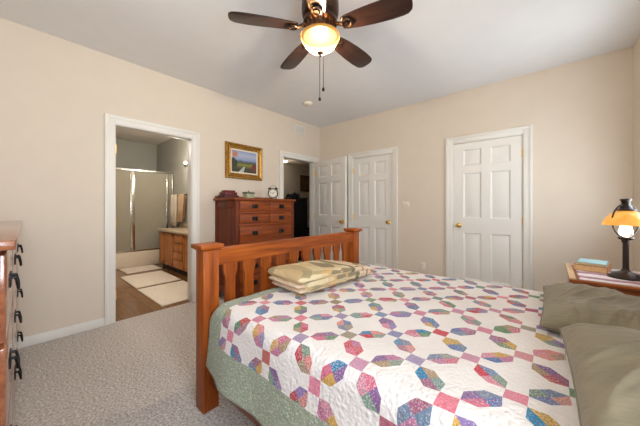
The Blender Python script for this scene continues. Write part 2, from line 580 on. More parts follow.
# ------------------------------------------------------------------ mesh helpers
class MB:
    def __init__(self):
        self.bm = bmesh.new()
        self.uv = None

    def box(self, x0, x1, y0, y1, z0, z1, bev=0.0, seg=2, mat=None):
        r = bmesh.ops.create_cube(self.bm, size=1)
        vs = r['verts']
        for v in vs:
            v.co = Vector((x0 + (v.co.x + .5) * (x1 - x0), y0 + (v.co.y + .5) * (y1 - y0), z0 + (v.co.z + .5) * (z1 - z0)))
        if mat is not None:
            for v in vs:
                v.co = mat @ v.co
        if bev > 0:
            es = list({e for v in vs for e in v.link_edges})
            bmesh.ops.bevel(self.bm, geom=es, offset=bev, segments=seg, affect='EDGES', profile=0.5)
        return self

    def tube(self, pts, r, n=8, caps=True, closed=False):
        pts = [Vector(p) for p in pts]
        rs = r if isinstance(r, (list, tuple)) else [r] * len(pts)
        rings = []
        up = Vector((0.13, 0.29, 0.95)).normalized()
        prev = None
        for i, p in enumerate(pts):
            if closed:
                t = pts[(i + 1) % len(pts)] - pts[i - 1]
            else:
                t = pts[min(i + 1, len(pts) - 1)] - pts[max(i - 1, 0)]
            t.normalize()
            a = (prev - t * prev.dot(t)) if prev is not None else t.cross(up)
            if a.length < 1e-5:
                a = t.cross(Vector((1, 0, 0)))
            a.normalize()
            prev = a
            b = t.cross(a)
            rings.append([self.bm.verts.new(p + (a * math.cos(2 * PI * k / n) + b * math.sin(2 * PI * k / n)) * rs[i]) for k in range(n)])
        m = len(rings)
        for i in range(m if closed else m - 1):
            A, B = rings[i], rings[(i + 1) % m]
            for k in range(n):
                self.bm.faces.new((A[k], A[(k + 1) % n], B[(k + 1) % n], B[k]))
        if caps and not closed:
            self.bm.faces.new(rings[0][::-1])
            self.bm.faces.new(rings[-1])
        return self

    def lathe(self, prof, n=32, c=(0, 0, 0), mat=None):
        rings = []
        for (r, z) in prof:
            if r < 1e-6:
                rings.append([self.bm.verts.new((c[0], c[1], c[2] + z))])
            else:
                rings.append([self.bm.verts.new((c[0] + r * math.cos(2 * PI * k / n), c[1] + r * math.sin(2 * PI * k / n), c[2] + z)) for k in range(n)])
        for A, B in zip(rings, rings[1:]):
            for k in range(n):
                k2 = (k + 1) % n
                if len(A) == 1 and len(B) == 1:
                    continue
                if len(A) == 1:
                    self.bm.faces.new((A[0], B[k], B[k2]))
                elif len(B) == 1:
                    self.bm.faces.new((A[k], A[k2], B[0]))
                else:
                    self.bm.faces.new((A[k], A[k2], B[k2], B[k]))
        if mat is not None:
            for R in rings:
                for v in R:
                    v.co = mat @ v.co
        return self

    def prism(self, poly, axis, a, b, mat=None, bev=0.0):
        """extrude polygon (list of 2-D points) along an axis from a to b"""
        def p3(p, h):
            if axis == 'x':
                q = Vector((h, p[0], p[1]))
            elif axis == 'y':
                q = Vector((p[0], h, p[1]))
            else:
                q = Vector((p[0], p[1], h))
            return mat @ q if mat is not None else q
        A = [self.bm.verts.new(p3(p, a)) for p in poly]
        B = [self.bm.verts.new(p3(p, b)) for p in poly]
        fs = [self.bm.faces.new(A[::-1]), self.bm.faces.new(B)]
        n = len(poly)
        for i in range(n):
            fs.append(self.bm.faces.new((A[i], A[(i + 1) % n], B[(i + 1) % n], B[i])))
        if bev > 0:
            es = list({e for f in fs[:2] for e in f.edges})
            bmesh.ops.bevel(self.bm, geom=es, offset=bev, segments=2, affect='EDGES', profile=0.5)
        return self

    def grid(self, nu, nv, fn, uvfn=None):
        vs = [[self.bm.verts.new(fn(i / nu, j / nv)) for j in range(nv + 1)] for i in range(nu + 1)]
        if uvfn and self.uv is None:
            self.uv = self.bm.loops.layers.uv.new('UVMap')
        for i in range(nu):
            for j in range(nv):
                f = self.bm.faces.new((vs[i][j], vs[i + 1][j], vs[i + 1][j + 1], vs[i][j + 1]))
                if uvfn:
                    q = ((i, j), (i + 1, j), (i + 1, j + 1), (i, j + 1))
                    for l, (a, b) in zip(f.loops, q):
                        l[self.uv].uv = uvfn(a / nu, b / nv)
        return self

    def xform(self, m):
        bmesh.ops.transform(self.bm, matrix=m, verts=self.bm.verts[:])
        return self

    def build(self, name, mat, parent=None, loc=None, angle=35, fix=True, label=None):
        if fix:
            bmesh.ops.recalc_face_normals(self.bm, faces=self.bm.faces[:])
        me = bpy.data.meshes.new(name)
        self.bm.to_mesh(me)
        self.bm.free()
        me.materials.append(mat)
        me.shade_smooth()
        me.set_sharp_from_angle(angle=math.radians(angle))
        o = bpy.data.objects.new(name, me)
        C.objects.link(o)
        if parent is not None:
            o.parent = parent
        if loc is not None:
            o.location = loc
        if label:
            o['label'] = label
        return o


def tag(o, label, cat, group=None, kind=None):
    o['label'] = label
    o['category'] = cat
    if group:
        o['group'] = group
    if kind:
        o['kind'] = kind
    return o


def thing(name, label, cat, loc=(0, 0, 0), rz=0.0, group=None, kind=None):
    o = bpy.data.objects.new(name, None)
    o.empty_display_size = 0.1
    C.objects.link(o)
    o.location = loc
    o.rotation_euler = (0, 0, rz)
    return tag(o, label, cat, group, kind)


def struct(name, mb, mat, label, cat, **kw):
    return tag(mb.build(name, mat, **kw), label, cat, kind='structure')


# ------------------------------------------------------------------ room dimensions
RX, RY0, RY1, H = 3.993, -0.56, 3.905, 2.74
DH = 2.06
BD0, BD1 = 0.670, 1.466          # bathroom doorway
HD0, HD1 = 2.955, 3.745          # hall doorway
C1, C2 = 0.752, 1.525            # closet door beside the corner
D1, D2 = 2.384, 3.162            # right-hand door
WT = 0.12

# ------------------------------------------------------------------ structure
struct('floor', MB().box(-0.03, RX, RY0, RY1, -0.05, 0), M['carpet'], 'speckled beige bedroom carpet', 'carpet')
struct('ceiling', MB().box(-WT, RX + WT, RY0 - WT, RY1 + WT, H, H + 0.1), M['ceiling'], 'pale grey white bedroom ceiling', 'ceiling')

m = MB()
m.box(-WT, 0, RY0 - WT, BD0, 0, H).box(-WT, 0, BD0, BD1, DH, H).box(-WT, 0, BD1, HD0, 0, H)
m.box(-WT, 0, HD0, HD1, DH, H).box(-WT, 0, HD1, RY1 + WT, 0, H)
struct('wall_left', m, M['wall'], 'cream bedroom wall holding the two open doorways', 'wall')

m = MB()
m.box(0, C1, RY1, RY1 + WT, 0, H).box(C1, C2, RY1, RY1 + WT, DH, H).box(C2, D1, RY1, RY1 + WT, 0, H)
m.box(D1, D2, RY1, RY1 + WT, DH, H).box(D2, RX + WT, RY1, RY1 + WT, 0, H)
m.box(C1, C2, RY1 + 0.09, RY1 + WT, 0, DH).box(D1, D2, RY1 + 0.09, RY1 + WT, 0, DH)
struct('wall_back', m, M['wall'], 'cream bedroom wall holding the two closed white doors', 'wall')

WA0, WA1, WB0, WB1, WZ0, WZ1 = 2.62, 3.38, -0.25, 0.55, 0.95, 2.15
m = MB()
m.box(RX, RX + WT, RY0 - WT, WB0, 0, H).box(RX, RX + WT, WB0, WB1, 0, WZ0).box(RX, RX + WT, WB0, WB1, WZ1, H)
m.box(RX, RX + WT, WB1, WA0, 0, H).box(RX, RX + WT, WA0, WA1, 0, WZ0).box(RX, RX + WT, WA0, WA1, WZ1, H)
m.box(RX, RX + WT, WA1, RY1, 0, H)
struct('wall_right', m, M['wall'], 'cream wall at the head of the bed', 'wall')

FX0, FX1, FZ0, FZ1 = 2.15, 3.55, 0.85, 2.25
m = MB()
m.box(0, FX0, RY0 - WT, RY0, 0, H).box(FX0, FX1, RY0 - WT, RY0, 0, FZ0).box(FX0, FX1, RY0 - WT, RY0, FZ1, H).box(FX1, RX, RY0 - WT, RY0, 0, H)
struct('wall_front', m, M['wall'], 'cream wall behind the long dresser', 'wall')


def window(name, axis, pos, a0, a1, z0, z1, label):
    t = thing(name, label, 'window', (0, 0, 0), kind='structure')
    def bx(mb, u0, u1, d0, d1, zz0, zz1, bev=0.004):
        if axis == 'x':
            mb.box(pos + d0, pos + d1, u0, u1, zz0, zz1, bev)
        else:
            mb.box(u0, u1, pos - d1, pos - d0, zz0, zz1, bev)
    f = MB()
    e = 0.05
    bx(f, a0, a0 + e, 0.03, 0.09, z0, z1)
    bx(f, a1 - e, a1, 0.03, 0.09, z0, z1)
    bx(f, a0 + e, a1 - e, 0.031, 0.089, z0, z0 + e)
    bx(f, a0 + e, a1 - e, 0.031, 0.089, z1 - e, z1)
    bx(f, a0 + e, a1 - e, 0.04, 0.08, (z0 + z1) / 2 - 0.02, (z0 + z1) / 2 + 0.02)
    fr = f.build('window_frame', M['trim'], t)
    g = MB()
    bx(g, a0 + e, a1 - e, 0.058, 0.062, z0 + e, z1 - e, 0)
    g.build('pane', M['pane'], t)
    s = MB()
    bx(s, a0 - 0.05, a1 + 0.05, -0.04, 0.03, z0 - 0.03, z0)
    s.build('window_sill', M['trim'], t)
    return t


window('window_1', 'x', RX, WA0, WA1, WZ0, WZ1, 'white sash window beside the nightstand lamp')
window('window_2', 'x', RX, WB0, WB1, WZ0, WZ1, 'white sash window beside the near pillow')
window('window_3', 'y', RY0, FX0, FX1, FZ0, FZ1, 'wide white window beyond the dresser end')


# baseboards
def bb(name, boxes, label):
    m = MB()
    for b in boxes:
        m.box(*b, bev=0.004)
    struct(name, m, M['trim'], label, 'baseboard')


CW = 0.078
bb('baseboard_left', [(0, 0.014, RY0, BD0 - CW, 0, 0.085), (0, 0.014, BD1 + CW, HD0 - CW, 0, 0.085)], 'white baseboard along the doorway wall')
bb('baseboard_back', [(0.016, C1 - CW, RY1 - 0.014, RY1, 0, 0.085), (C2 + CW, D1 - CW, RY1 - 0.014, RY1, 0, 0.085), (D2 + CW, RX, RY1 - 0.014, RY1, 0, 0.085)],
   'white baseboard between the closed doors')
bb('baseboard_right', [(RX - 0.014, RX, RY0, RY1 - 0.016, 0, 0.085)], 'white baseboard at the head wall')


# door casings with jamb linings
def casing(name, axis, wall, a0, a1, label, depth=WT, side=1):
    """axis 'x': opening runs along x in a wall at y=wall (room on -y); axis 'y': runs along y in wall at x=wall (room on +x)"""
    m = MB()
    def bx(u0, u1, d0, d1, z0, z1, bev=0.004):     # d measured into the room
        if axis == 'y':
            m.box(wall + d0, wall + d1, u0, u1, z0, z1, bev)
        else:
            m.box(u0, u1, wall - d1, wall - d0, z0, z1, bev)
    r = 0.006
    for (s0, s1) in ((a0 - CW, a0 + r), (a1 - r, a1 + CW)):
        bx(s0, s1, 0, 0.012, 0, DH + CW)
    bx(a0 + r, a1 - r, 0, 0.0115, DH - r, DH + CW - 0.0005)
    for (s0, s1) in ((a0 - CW - 0.001, a0 - CW + 0.032), (a1 + CW - 0.032, a1 + CW + 0.001)):
        bx(s0, s1, 0.006, 0.021, 0, DH + CW + 0.001)
    bx(a0 - CW + 0.032, a1 + CW - 0.032, 0.006, 0.0205, DH + CW - 0.032, DH + CW + 0.0005)
    # lining
    bx(a0 - 0.004, a0 + 0.014, -depth, 0.002, 0, DH, 0.002)
    bx(a1 - 0.014, a1 + 0.004, -depth, 0.002, 0, DH, 0.002)
    bx(a0, a1, -depth, 0.002, DH - 0.014, DH + 0.004, 0.002)
    return struct(name, m, M['trim'], label, 'door frame')


casing('trim_1', 'y', 0, BD0, BD1, 'white frame around the bathroom doorway')
casing('trim_2', 'y', 0, HD0, HD1, 'white frame around the hall doorway behind the chest')
casing('trim_3', 'x', RY1, C1, C2, 'white frame around the closed door next to the corner', depth=0.085)
casing('trim_4', 'x', RY1, D1, D2, 'white frame around the closed door nearest the lamp', depth=0.085)


# ------------------------------------------------------------------ six-panel doors
def panel_face(m, W, Hh, y, sgn):
    st, mid = 0.115, 0.10
    pw = (W - 2 * st - mid) / 2
    xs = [0, st, st + pw, st + pw + mid, W - st, W]
    zs = [0, 0.235, 0.85, 1.04, 1.635, 1.735, 1.945, Hh]
    for i in range(5):
        for j in range(7):
            x0, x1, z0, z1 = xs[i], xs[i + 1], zs[j], zs[j + 1]
            if i in (1, 3) and j in (1, 3, 5):
                rings = []
                for (ins, dep) in ((0, 0), (0.016, 0.012), (0.028, 0.012), (0.055, 0.003)):
                    yy = y - sgn * dep
                    rings.append([m.bm.verts.new(p) for p in ((x0 + ins, yy, z0 + ins), (x1 - ins, yy, z0 + ins), (x1 - ins, yy, z1 - ins), (x0 + ins, yy, z1 - ins))])
                for A, B in zip(rings, rings[1:]):
                    for k in range(4):
                        m.bm.faces.new((A[k], A[(k + 1) % 4], B[(k + 1) % 4], B[k]))
                m.bm.faces.new(rings[-1])
            else:
                m.bm.faces.new([m.bm.verts.new(p) for p in ((x0, y, z0), (x1, y, z0), (x1, y, z1), (x0, y, z1))])


def knob_parts(parent, x, z, t, both=True):
    for s in ((-1, 1) if both else (-1,)):
        R = Matrix.Translation((x, 0 if s < 0 else t, z)) @ Matrix.Rotation(PI / 2 if s < 0 else -PI / 2, 4, 'X')
        k = MB().lathe([(0.0, 0), (0.032, 0), (0.032, 0.004), (0.026, 0.009), (0.012, 0.012), (0.011, 0.03), (0.02, 0.036), (0.028, 0.048), (0.028, 0.056), (0.02, 0.064), (0, 0.067)], 20, mat=R)
        k.build('door_knob', M['brass'], parent, label='round brass door knob')


def six_panel_door(name, W, loc, rz, knob_left, hinge_side, label, hinges=True):
    """local: x along width, front face at y=0 looking to -y, thickness to +y"""
    t = thing(name, label, 'door', loc, rz, kind='structure')
    th = 0.036
    Hh = DH - 0.026
    m = MB()
    panel_face(m, W, Hh, 0, -1)
    panel_face(m, W, Hh, th, 1)
    for (a, b) in (((0, 0), (W, 0)), ((W, 0), (W, Hh)), ((W, Hh), (0, Hh)), ((0, Hh), (0, 0))):
        m.bm.faces.new([m.bm.verts.new(p) for p in ((a[0], 0, a[1]), (b[0], 0, b[1]), (b[0], th, b[1]), (a[0], th, a[1]))])
    bmesh.ops.remove_doubles(m.bm, verts=m.bm.verts[:], dist=0.0004)
    m.build('leaf', M['door'], t, angle=20)
    knob_parts(t, 0.062 if knob_left else W - 0.062, 0.945, th)
    if hinges:
        hx = W + 0.002 if hinge_side == 'r' else -0.002
        for z in (0.22, 1.02, 1.82):
            h = MB()
            h.tube([(hx, -0.006, z - 0.045), (hx, -0.006, z + 0.045)], 0.007, 10)
            h.box(hx - 0.012, hx + 0.012, -0.0015, 0.004, z - 0.043, z + 0.043)
            h.lathe([(0, 0), (0.008, 0), (0.005, 0.008), (0, 0.009)], 10, (hx, -0.006, z + 0.045))
            h.build('hinge', M['brass'], t, label='small brass hinge')
    return t


G = 0.017
six_panel_door('door_1', C2 - C1 - 2 * G, (C1 + G, RY1 + 0.012, 0.008), 0, False, 'l', 'closed white six-panel door next to the corner, behind the open one')
six_panel_door('door_2', D2 - D1 - 2 * G, (D1 + G, RY1 + 0.012, 0.008), 0, True, 'r', 'closed white six-panel door nearest the lamp')
# the hall door, opened into the room against the back wall
ang = math.radians(-9.0)
six_panel_door('door_3', 0.80, (0.03, HD1 - 0.02, 0.008), ang, False, 'l', 'white six-panel door swung open beside the chest of drawers')

# ------------------------------------------------------------------ bathroom shell
BX, BYR, BYL = -3.97, 2.31, -0.30
struct('floor_bathroom', MB().box(BX, -0.03, BYL, BYR, -0.06, -0.006), M['bathfloor'], 'brown plank floor of the bathroom', 'floor')
struct('ceiling_bathroom', MB().box(BX - 0.1, -WT, BYL - 0.1, BYR + 0.1, H, H + 0.1), M['bathceil'], 'bathroom ceiling', 'ceiling')
struct('wall_bathroom_back', MB().box(BX - 0.1, BX, BYL - 0.1, BYR + 0.1, -0.006, H), M['bathwall'], 'grey green bathroom wall above the shower', 'wall')
struct('wall_bathroom_right', MB().box(BX, -WT, BYR, BYR + 0.1, -0.006, H), M['bathwall'], 'grey green bathroom wall behind the vanity', 'wall')
struct('wall_bathroom_left', MB().box(BX, -WT, BYL - 0.1, BYL, -0.006, H), M['bathwall'], 'grey green bathroom wall left of the shower', 'wall')

# ------------------------------------------------------------------ hall shell
HX0, HY0, HY1, HH = -3.1, 2.43, 7.4, 2.60
struct('floor_hall', MB().box(HX0, -0.03, HY0, HY1, -0.05, -0.001), M['carpet'], 'beige carpet of the hall beyond the chest', 'carpet')
struct('ceiling_hall', MB().box(HX0, -WT, HY0, HY1, HH, HH + 0.1), M['hallwall'], 'dim hall ceiling', 'ceiling')
struct('wall_hall_far', MB().box(HX0 - 0.1, HX0, HY0, HY1, 0, HH), M['hallwall'], 'dim beige hall wall with a small picture', 'wall')
struct('wall_hall_near', MB().box(-WT, 0, RY1 + WT, HY1, 0, HH), M['hallwall'], 'hall wall behind the open door', 'wall')
struct('wall_hall_end', MB().box(HX0, 0, HY1, HY1 + 0.1, 0, HH), M['hallwall'], 'end wall of the hall', 'wall')
struct('wall_hall_side', MB().box(HX0, -WT, HY0 - 0.02, HY0, 0, HH), M['hallwall'], 'hall wall backing on to the bathroom', 'wall')

# ------------------------------------------------------------------ bed
BEDX0, BEDX1 = 1.84, 3.93         # post centres
BEDY0, BEDY1 = 0.757, 2.305
BT = 0.635                        # quilt top height
bed = thing('bed', 'oak slatted bed with square capped posts under the patchwork quilt', 'bed', (0, 0, 0))
PS = 0.048


def post(x, y, h, name):
    m = MB().box(x - PS, x + PS, y - PS, y + PS, 0, h - 0.03, 0.004)
    p = m.build(name, M['oakv'], bed)
    cp = MB()
    a = PS + 0.022
    z = h - 0.03
    # flared cap: sloping cove below a flat square plate
    for (r0, z0, r1, z1) in ((PS + 0.001, z - 0.012, a - 0.006, z),):
        A = [cp.bm.verts.new((x + sx * r0, y + sy * r0, z0)) for sx, sy in ((-1, -1), (1, -1), (1, 1), (-1, 1))]
        B = [cp.bm.verts.new((x + sx * r1, y + sy * r1, z1)) for sx, sy in ((-1, -1), (1, -1), (1, 1), (-1, 1))]
        for k in range(4):
            cp.bm.faces.new((A[k], A[(k + 1) % 4], B[(k + 1) % 4], B[k]))
        cp.bm.faces.new(A[::-1])
        cp.bm.faces.new(B)
    cp.box(x - a, x + a, y - a, y + a, z, z + 0.026, 0.005)
    cp.build('post_cap', M['oak'], p)


def slat_panel(x, z_top, z_bot, name_prefix, ngap=11):
    y0, y1 = BEDY0 + PS, BEDY1 - PS
    # heavy top rail
    m = MB().prism([(x - 0.032, z_top - 0.10), (x - 0.032, z_top - 0.006), (x - 0.026, z_top), (x + 0.026, z_top), (x + 0.032, z_top - 0.006),
                    (x + 0.032, z_top - 0.10)], 'y', y0 - 0.002, y1 + 0.002)
    m.build('top_rail', M['oak'], bed)
    # lower rail
    MB().box(x - 0.018, x + 0.018, y0 - 0.002, y1 + 0.002, z_bot, z_bot + 0.16, 0.004).build('lower_rail', M['oak'], bed)
    # shaped slats: gaps narrow above, widening on a shoulder below
    first, last = 0.832, 2.232
    step = (last - first) / (ngap - 1)
    zt, zb = z_top - 0.10, z_bot + 0.16
    zs = z_top - 0.168
    g0, g1 = 0.022, 0.037
    edges = [y0] + [first + i * step for i in range(ngap)] + [y1]
    for i in range(len(edges) - 1):
        a, b = edges[i], edges[i + 1]
        la = 0 if i == 0 else 1
        rb = 0 if i == len(edges) - 2 else 1
        def L(g):
            return a + (g if la else -0.002)
        def R(g):
            return b - (g if rb else -0.002)
        if R(g1) - L(g1) < 0.008:
            continue
        zk = z_top - 0.145
        ptsR = [(R(g0), zt + 0.004), (R(g0), zk), (R(g0 + 0.003), zk - 0.012), (R(g1 - 0.004), zs - 0.012), (R(g1), zs - 0.028), (R(g1), zb - 0.004)]
        ptsL = [(L(g1), zb - 0.004), (L(g1), zs - 0.028), (L(g1 - 0.004), zs - 0.012), (L(g0 + 0.003), zk - 0.012), (L(g0), zk), (L(g0), zt + 0.004)]
        MB().prism(ptsR + ptsL, 'x', x - 0.011, x + 0.011).build('slat', M['oakv'], bed)


for x, h in ((BEDX0, 0.978), (BEDX1, 1.04)):
    for y in (BEDY0, BEDY1):
        post(x, y, h, 'bed_post')
slat_panel(BEDX0, 0.942, 0.20, 'foot')
slat_panel(BEDX1, 1.005, 0.20, 'head')
for y in (BEDY0 + 0.012, BEDY1 - 0.012):
    MB().box(BEDX0 + PS - 0.002, BEDX1 - PS + 0.002, y - 0.014, y + 0.014, 0.15, 0.31, 0.004).build('side_rail', M['oakx'], bed)
for x in (2.3, 2.85, 3.4):
    MB().box(x - 0.04, x + 0.04, BEDY0 + 0.026, BEDY1 - 0.026, 0.19, 0.215).build('cross_slat', M['oakx'], bed)

m = MB().box(1.90, 3.875, 0.80, 2.265, 0.216, BT - 0.022, 0.05, 4)
tag(m.build('mattress', M['cream'], None), 'mattress on the bed, hidden beneath the patchwork quilt', 'mattress')

# ------------------------------------------------------------------ patchwork quilt
QX0, QX1 = 1.905, 3.87
YN, YF = 0.735, 2.335            # planes of the hanging sides
RAD = 0.075
HEM = 0.262
arc = RAD * PI / 2
flat = (YF - YN) - 2 * RAD
drop = BT - RAD - HEM
T1 = 2 * drop + 2 * arc + flat
FOOTR = 0.03


def q_point(sx, t):
    """sx: metres along the bed from the foot edge of the cloth, t: metres across the cloth from the near hem"""
    x = QX0 + sx
    hang = 0.0
    if t < drop:
        hang = (drop - t) / drop
        y, z, side = YN, HEM + t, -1
    elif t < drop + arc:
        a = (t - drop) / RAD
        y, z, side = YN + RAD - RAD * math.cos(a), BT - RAD + RAD * math.sin(a), 0
    elif t < drop + arc + flat:
        y, z, side = YN + RAD + (t - drop - arc), BT, 0
    elif t < drop + 2 * arc + flat:
        a = (t - drop - arc - flat) / RAD
        y, z, side = YF - RAD + RAD * math.sin(a), BT - RAD + RAD * math.cos(a), 0
    else:
        hang = (t - drop - 2 * arc - flat) / drop
        y, z, side = YF, BT - RAD - (t - drop - 2 * arc - flat), 1
    if hang > 0:
        h = hang ** 1.3
        # the cloth clears the post at the foot and falls in soft folds
        fold = math.sin(x * 9.5 + 0.6) * 0.016 + math.sin(x * 17 + 2.0) * 0.008 + noise.noise(Vector((x * 3, t * 2, 1.7))) * 0.018
        k = min(1.0, sx / 0.22)
        y += side * h * (0.020 + 0.035 * k + fold * k)
        z += h * (0.012 * math.sin(x * 6.3 + 1.0) + 0.02 * (1 - k))
    # gentle rumpling on top
    top = 1 - hang
    z += top * (noise.noise(Vector((x * 2.3, y * 2.3, 0.3))) * 0.010 + noise.noise(Vector((x * 6, y * 6, 4.0))) * 0.005 + noise.noise(Vector((x * 22, y * 22, 9.0))) * 0.0016)
    # pull the foot edge down into the gap by the footboard
    if sx < 0.07 and hang < 1:
        q = (0.07 - sx) / 0.07
        z -= (1 - hang) * 0.045 * q * q
    return Vector((x, y, z))


NU, NV = 150, 190
m = MB()
m.grid(NU, NV, lambda a, b: q_point(a * (QX1 - QX0), b * T1), lambda a, b: (a * (QX1 - QX0) + QX0, b * T1))
# lattice phase: a joining square sits at x=3.02, y=0.952 on the bed top
t_node = drop + arc + (0.952 - YN - RAD)
mq = mat_quilt(0.2075, 3.02, t_node, 2.04, 0.178, T1 - 0.178)
q = m.build('patchwork_quilt', mq, angle=60, fix=False)
md = q.modifiers.new('thickness', 'SOLIDIFY')
md.thickness = 0.009
md.offset = -1
tag(q, 'white patchwork quilt with pieced hexagons and sage border spread over the bed', 'quilt')


# ------------------------------------------------------------------ pillows
def pillow(name, cx, cy, lx, ly, h, rz, seed, fold, label, grp):
    t = thing(name, label, 'pillow', (cx, cy, BT + 0.004), rz, grp)
    NUp = 90
    def pt(a, b, top):
        u, v = a * 2 - 1, b * 2 - 1
        pu = 1 - abs(u) ** 2.6
        pv = 1 - abs(v) ** 2.6
        th = (max(pu, 0) * max(pv, 0)) ** 0.42
        # sides bow in a little between the pulled-out corners
        x = lx / 2 * u * (1 - 0.035 * (1 - v * v))
        y = ly / 2 * v * (1 - 0.035 * (1 - u * u))
        wr = 0.0
        if top:
            wx = noise.noise(Vector((x * 3 + seed, y * 3, 1.1))) * 0.10
            a1 = y * math.cos(fold) - x * math.sin(fold) + wx           # across the folds
            b1 = y * math.sin(fold) + x * math.cos(fold)                # along the folds
            r1 = 1 - 2 * abs(noise.noise(Vector((a1 * 9 + seed, b1 * 2.2, seed))))
            r2 = 1 - 2 * abs(noise.noise(Vector((a1 * 19, b1 * 4.5 + seed, 4.4))))
            wr = noise.noise(Vector((x * 4 + seed, y * 4, seed * 1.7))) * 0.022 + max(r1, 0) ** 2 * 0.020 + max(r2, 0) ** 2 * 0.008 - 0.010
            z = h * 0.30 + (h * 0.70 + wr) * th
        else:
            z = h * 0.30 * (1 - min(1, th * 2.2))
        return Vector((x, y, z))
    m = MB()
    m.grid(NUp, NUp, lambda a, b: pt(a, b, True))
    m.grid(NUp, NUp, lambda a, b: pt(a, b, False))
    bmesh.ops.remove_doubles(m.bm, verts=m.bm.verts[:], dist=0.0005)
    m.build('pillow_sham', M['sham'], t, angle=80)
    # corded edge
    loop = []
    for i in range(40):
        loop.append(pt(i / 40, 0, True))
    for i in range(40):
        loop.append(pt(1, i / 40, True))
    for i in range(40):
        loop.append(pt(1 - i / 40, 1, True))
    for i in range(40):
        loop.append(pt(0, 1 - i / 40, True))
    MB().tube([p + Vector((0, 0, 0.001)) for p in loop], 0.0032, 6, closed=True).build('piping', M['sham'], t)
    return t


pillow('pillow', 3.605, 1.895, 0.50, 0.76, 0.108, 0.0, 3.1, 1.25, 'rumpled sage velvet pillow on the window side, behind the other pillow', 'velvet pillows on the quilt')
pillow('pillow', 3.680, 1.115, 0.50, 0.76, 0.160, 0.03, 8.4, 0.75, 'smooth sage velvet pillow in front, nearest the viewer', 'velvet pillows on the quilt')

# ------------------------------------------------------------------ folded quilt by the footboard
def lobe(mb, L, W, z0, z1, seed, ox=0, oy=0, uvo=0.0, drape=0.0):
    """a soft folded layer, rounded at the folds; local x is length, y is depth"""
    NUl, NVl = 64, 40
    def pt(a, b):
        u = a * 2 - 1
        ph = b * 2 * PI
        e = 0.34
        cy, sz = math.cos(ph), math.sin(ph)
        sy = math.copysign(abs(cy) ** e, cy)
        szz = math.copysign(abs(sz) ** 0.75, sz)
        endr = (1 - abs(u) ** 26) ** 0.5 if abs(u) < 1 else 0
        taper = 1 - 0.42 * max(0, u) ** 1.4
        x = ox + L / 2 * u
        y = oy + W / 2 * sy * (0.93 + 0.07 * endr) * (1 - 0.12 * max(0, u))
        zz = (z0 + z1) / 2 * (1 if u < 0 else taper) + (z1 - z0) / 2 * szz * endr * taper
        zz += noise.noise(Vector((x * 6 + seed, y * 6, seed))) * 0.006 * (1 if sz > 0 else 0.2)
        return Vector((x, y, max(zz, 0.001)))
    mb.grid(NUl, NVl, pt, lambda a, b: ((a * L + uvo), (math.cos(b * 2 * PI) * 0.5 + 0.5) * W if b <= 0.5 else uvo + 0.3 * math.sin(b * 2 * PI) + 0.17))
    return mb


m = MB()
m.uv = m.bm.loops.layers.uv.new('UVMap')
lobe(m, 0.69, 0.38, 0.000, 0.118, 3.0, ox=0.05, oy=-0.004, uvo=0.0)          # outer fold
lobe(m, 0.71, 0.33, 0.004, 0.040, 1.0, ox=0.022, oy=0.0, uvo=0.9)            # layers showing at the open end
lobe(m, 0.73, 0.34, 0.040, 0.074, 5.0, ox=0.010, oy=0.004, uvo=1.9)
lobe(m, 0.76, 0.39, 0.066, 0.130, 9.0, ox=0.030, oy=0.0, uvo=0.0)            # top fold
fq = m.build('folded_quilt', M['folded'], angle=70)
fq.location = (2.105, 1.492, BT + 0.008)
fq.rotation_euler = (0, 0, math.radians(84))
tag(fq, 'cream and olive quilt folded into a bundle against the footboard', 'quilt')

# ------------------------------------------------------------------ tall chest of drawers
CHX0, CHX1, CHY0, CHY1, CHZ = 0.02, 0.53, 1.749, 2.705, 1.31


def bail(parent, loc, face, w=0.082, label='dark metal pull'):
    """a back plate with a hanging bail; face '+x' or '+y' is the direction it faces"""
    m = MB()
    m.box(-w / 2, w / 2, 0, 0.005, -0.026, 0.026, 0.002)
    m.box(-w / 2 + 0.012, w / 2 - 0.012, 0.004, 0.008, -0.012, 0.012, 0.001)
    for s in (-1, 1):
        m.tube([(s * w * 0.32, 0.004, 0.012), (s * w * 0.32, 0.016, 0.012)], 0.005, 8)
    m.tube([(-w * 0.32, 0.015, 0.012), (-w * 0.34, 0.022, -0.008), (-w * 0.28, 0.024, -0.022), (w * 0.28, 0.024, -0.022), (w * 0.34, 0.022, -0.008), (w * 0.32, 0.015, 0.012)], 0.0042, 6)
    R = Matrix.Rotation(-PI / 2, 4, 'Z') if face == '+x' else Matrix.Identity(4)
    m.xform(Matrix.Translation(loc) @ R)
    return m.build('drawer_pull', M['iron'], parent, label=label)


ch = thing('chest_of_drawers', 'tall reddish brown chest of drawers beneath the landscape painting', 'chest of drawers', (0, 0, 0))
m = MB()
fx = CHX1
m.box(CHX0, fx - 0.02, CHY0 + 0.012, CHY0 + 0.03, 0.09, CHZ - 0.03)                  # side panels
m.box(CHX0, fx - 0.02, CHY1 - 0.03, CHY1 - 0.012, 0.09, CHZ - 0.03)
m.box(CHX0, CHX0 + 0.012, CHY0 + 0.03, CHY1 - 0.03, 0.09, CHZ - 0.03)
for y in (CHY0, CHY1 - 0.05):                                                        # corner stiles to the floor
    m.box(fx - 0.05, fx, y, y + 0.05, 0, CHZ - 0.03, 0.003)
    m.box(CHX0, CHX0 + 0.05, y, y + 0.05, 0, CHZ - 0.03, 0.003)
m.box(CHX0 + 0.05, fx - 0.05, CHY0 + 0.004, CHY0 + 0.03, CHZ - 0.12, CHZ - 0.03, 0.002)
m.box(CHX0 + 0.05, fx - 0.05, CHY0 + 0.004, CHY0 + 0.03, 0.09, 0.17, 0.002)
m.build('carcass', M['cherryv'], ch)
m = MB()
zr = [CHZ - 0.03, 1.272, 1.140, 1.112, 0.985, 0.955, 0.775, 0.745, 0.565, 0.535, 0.355, 0.325, 0.145, 0.09]
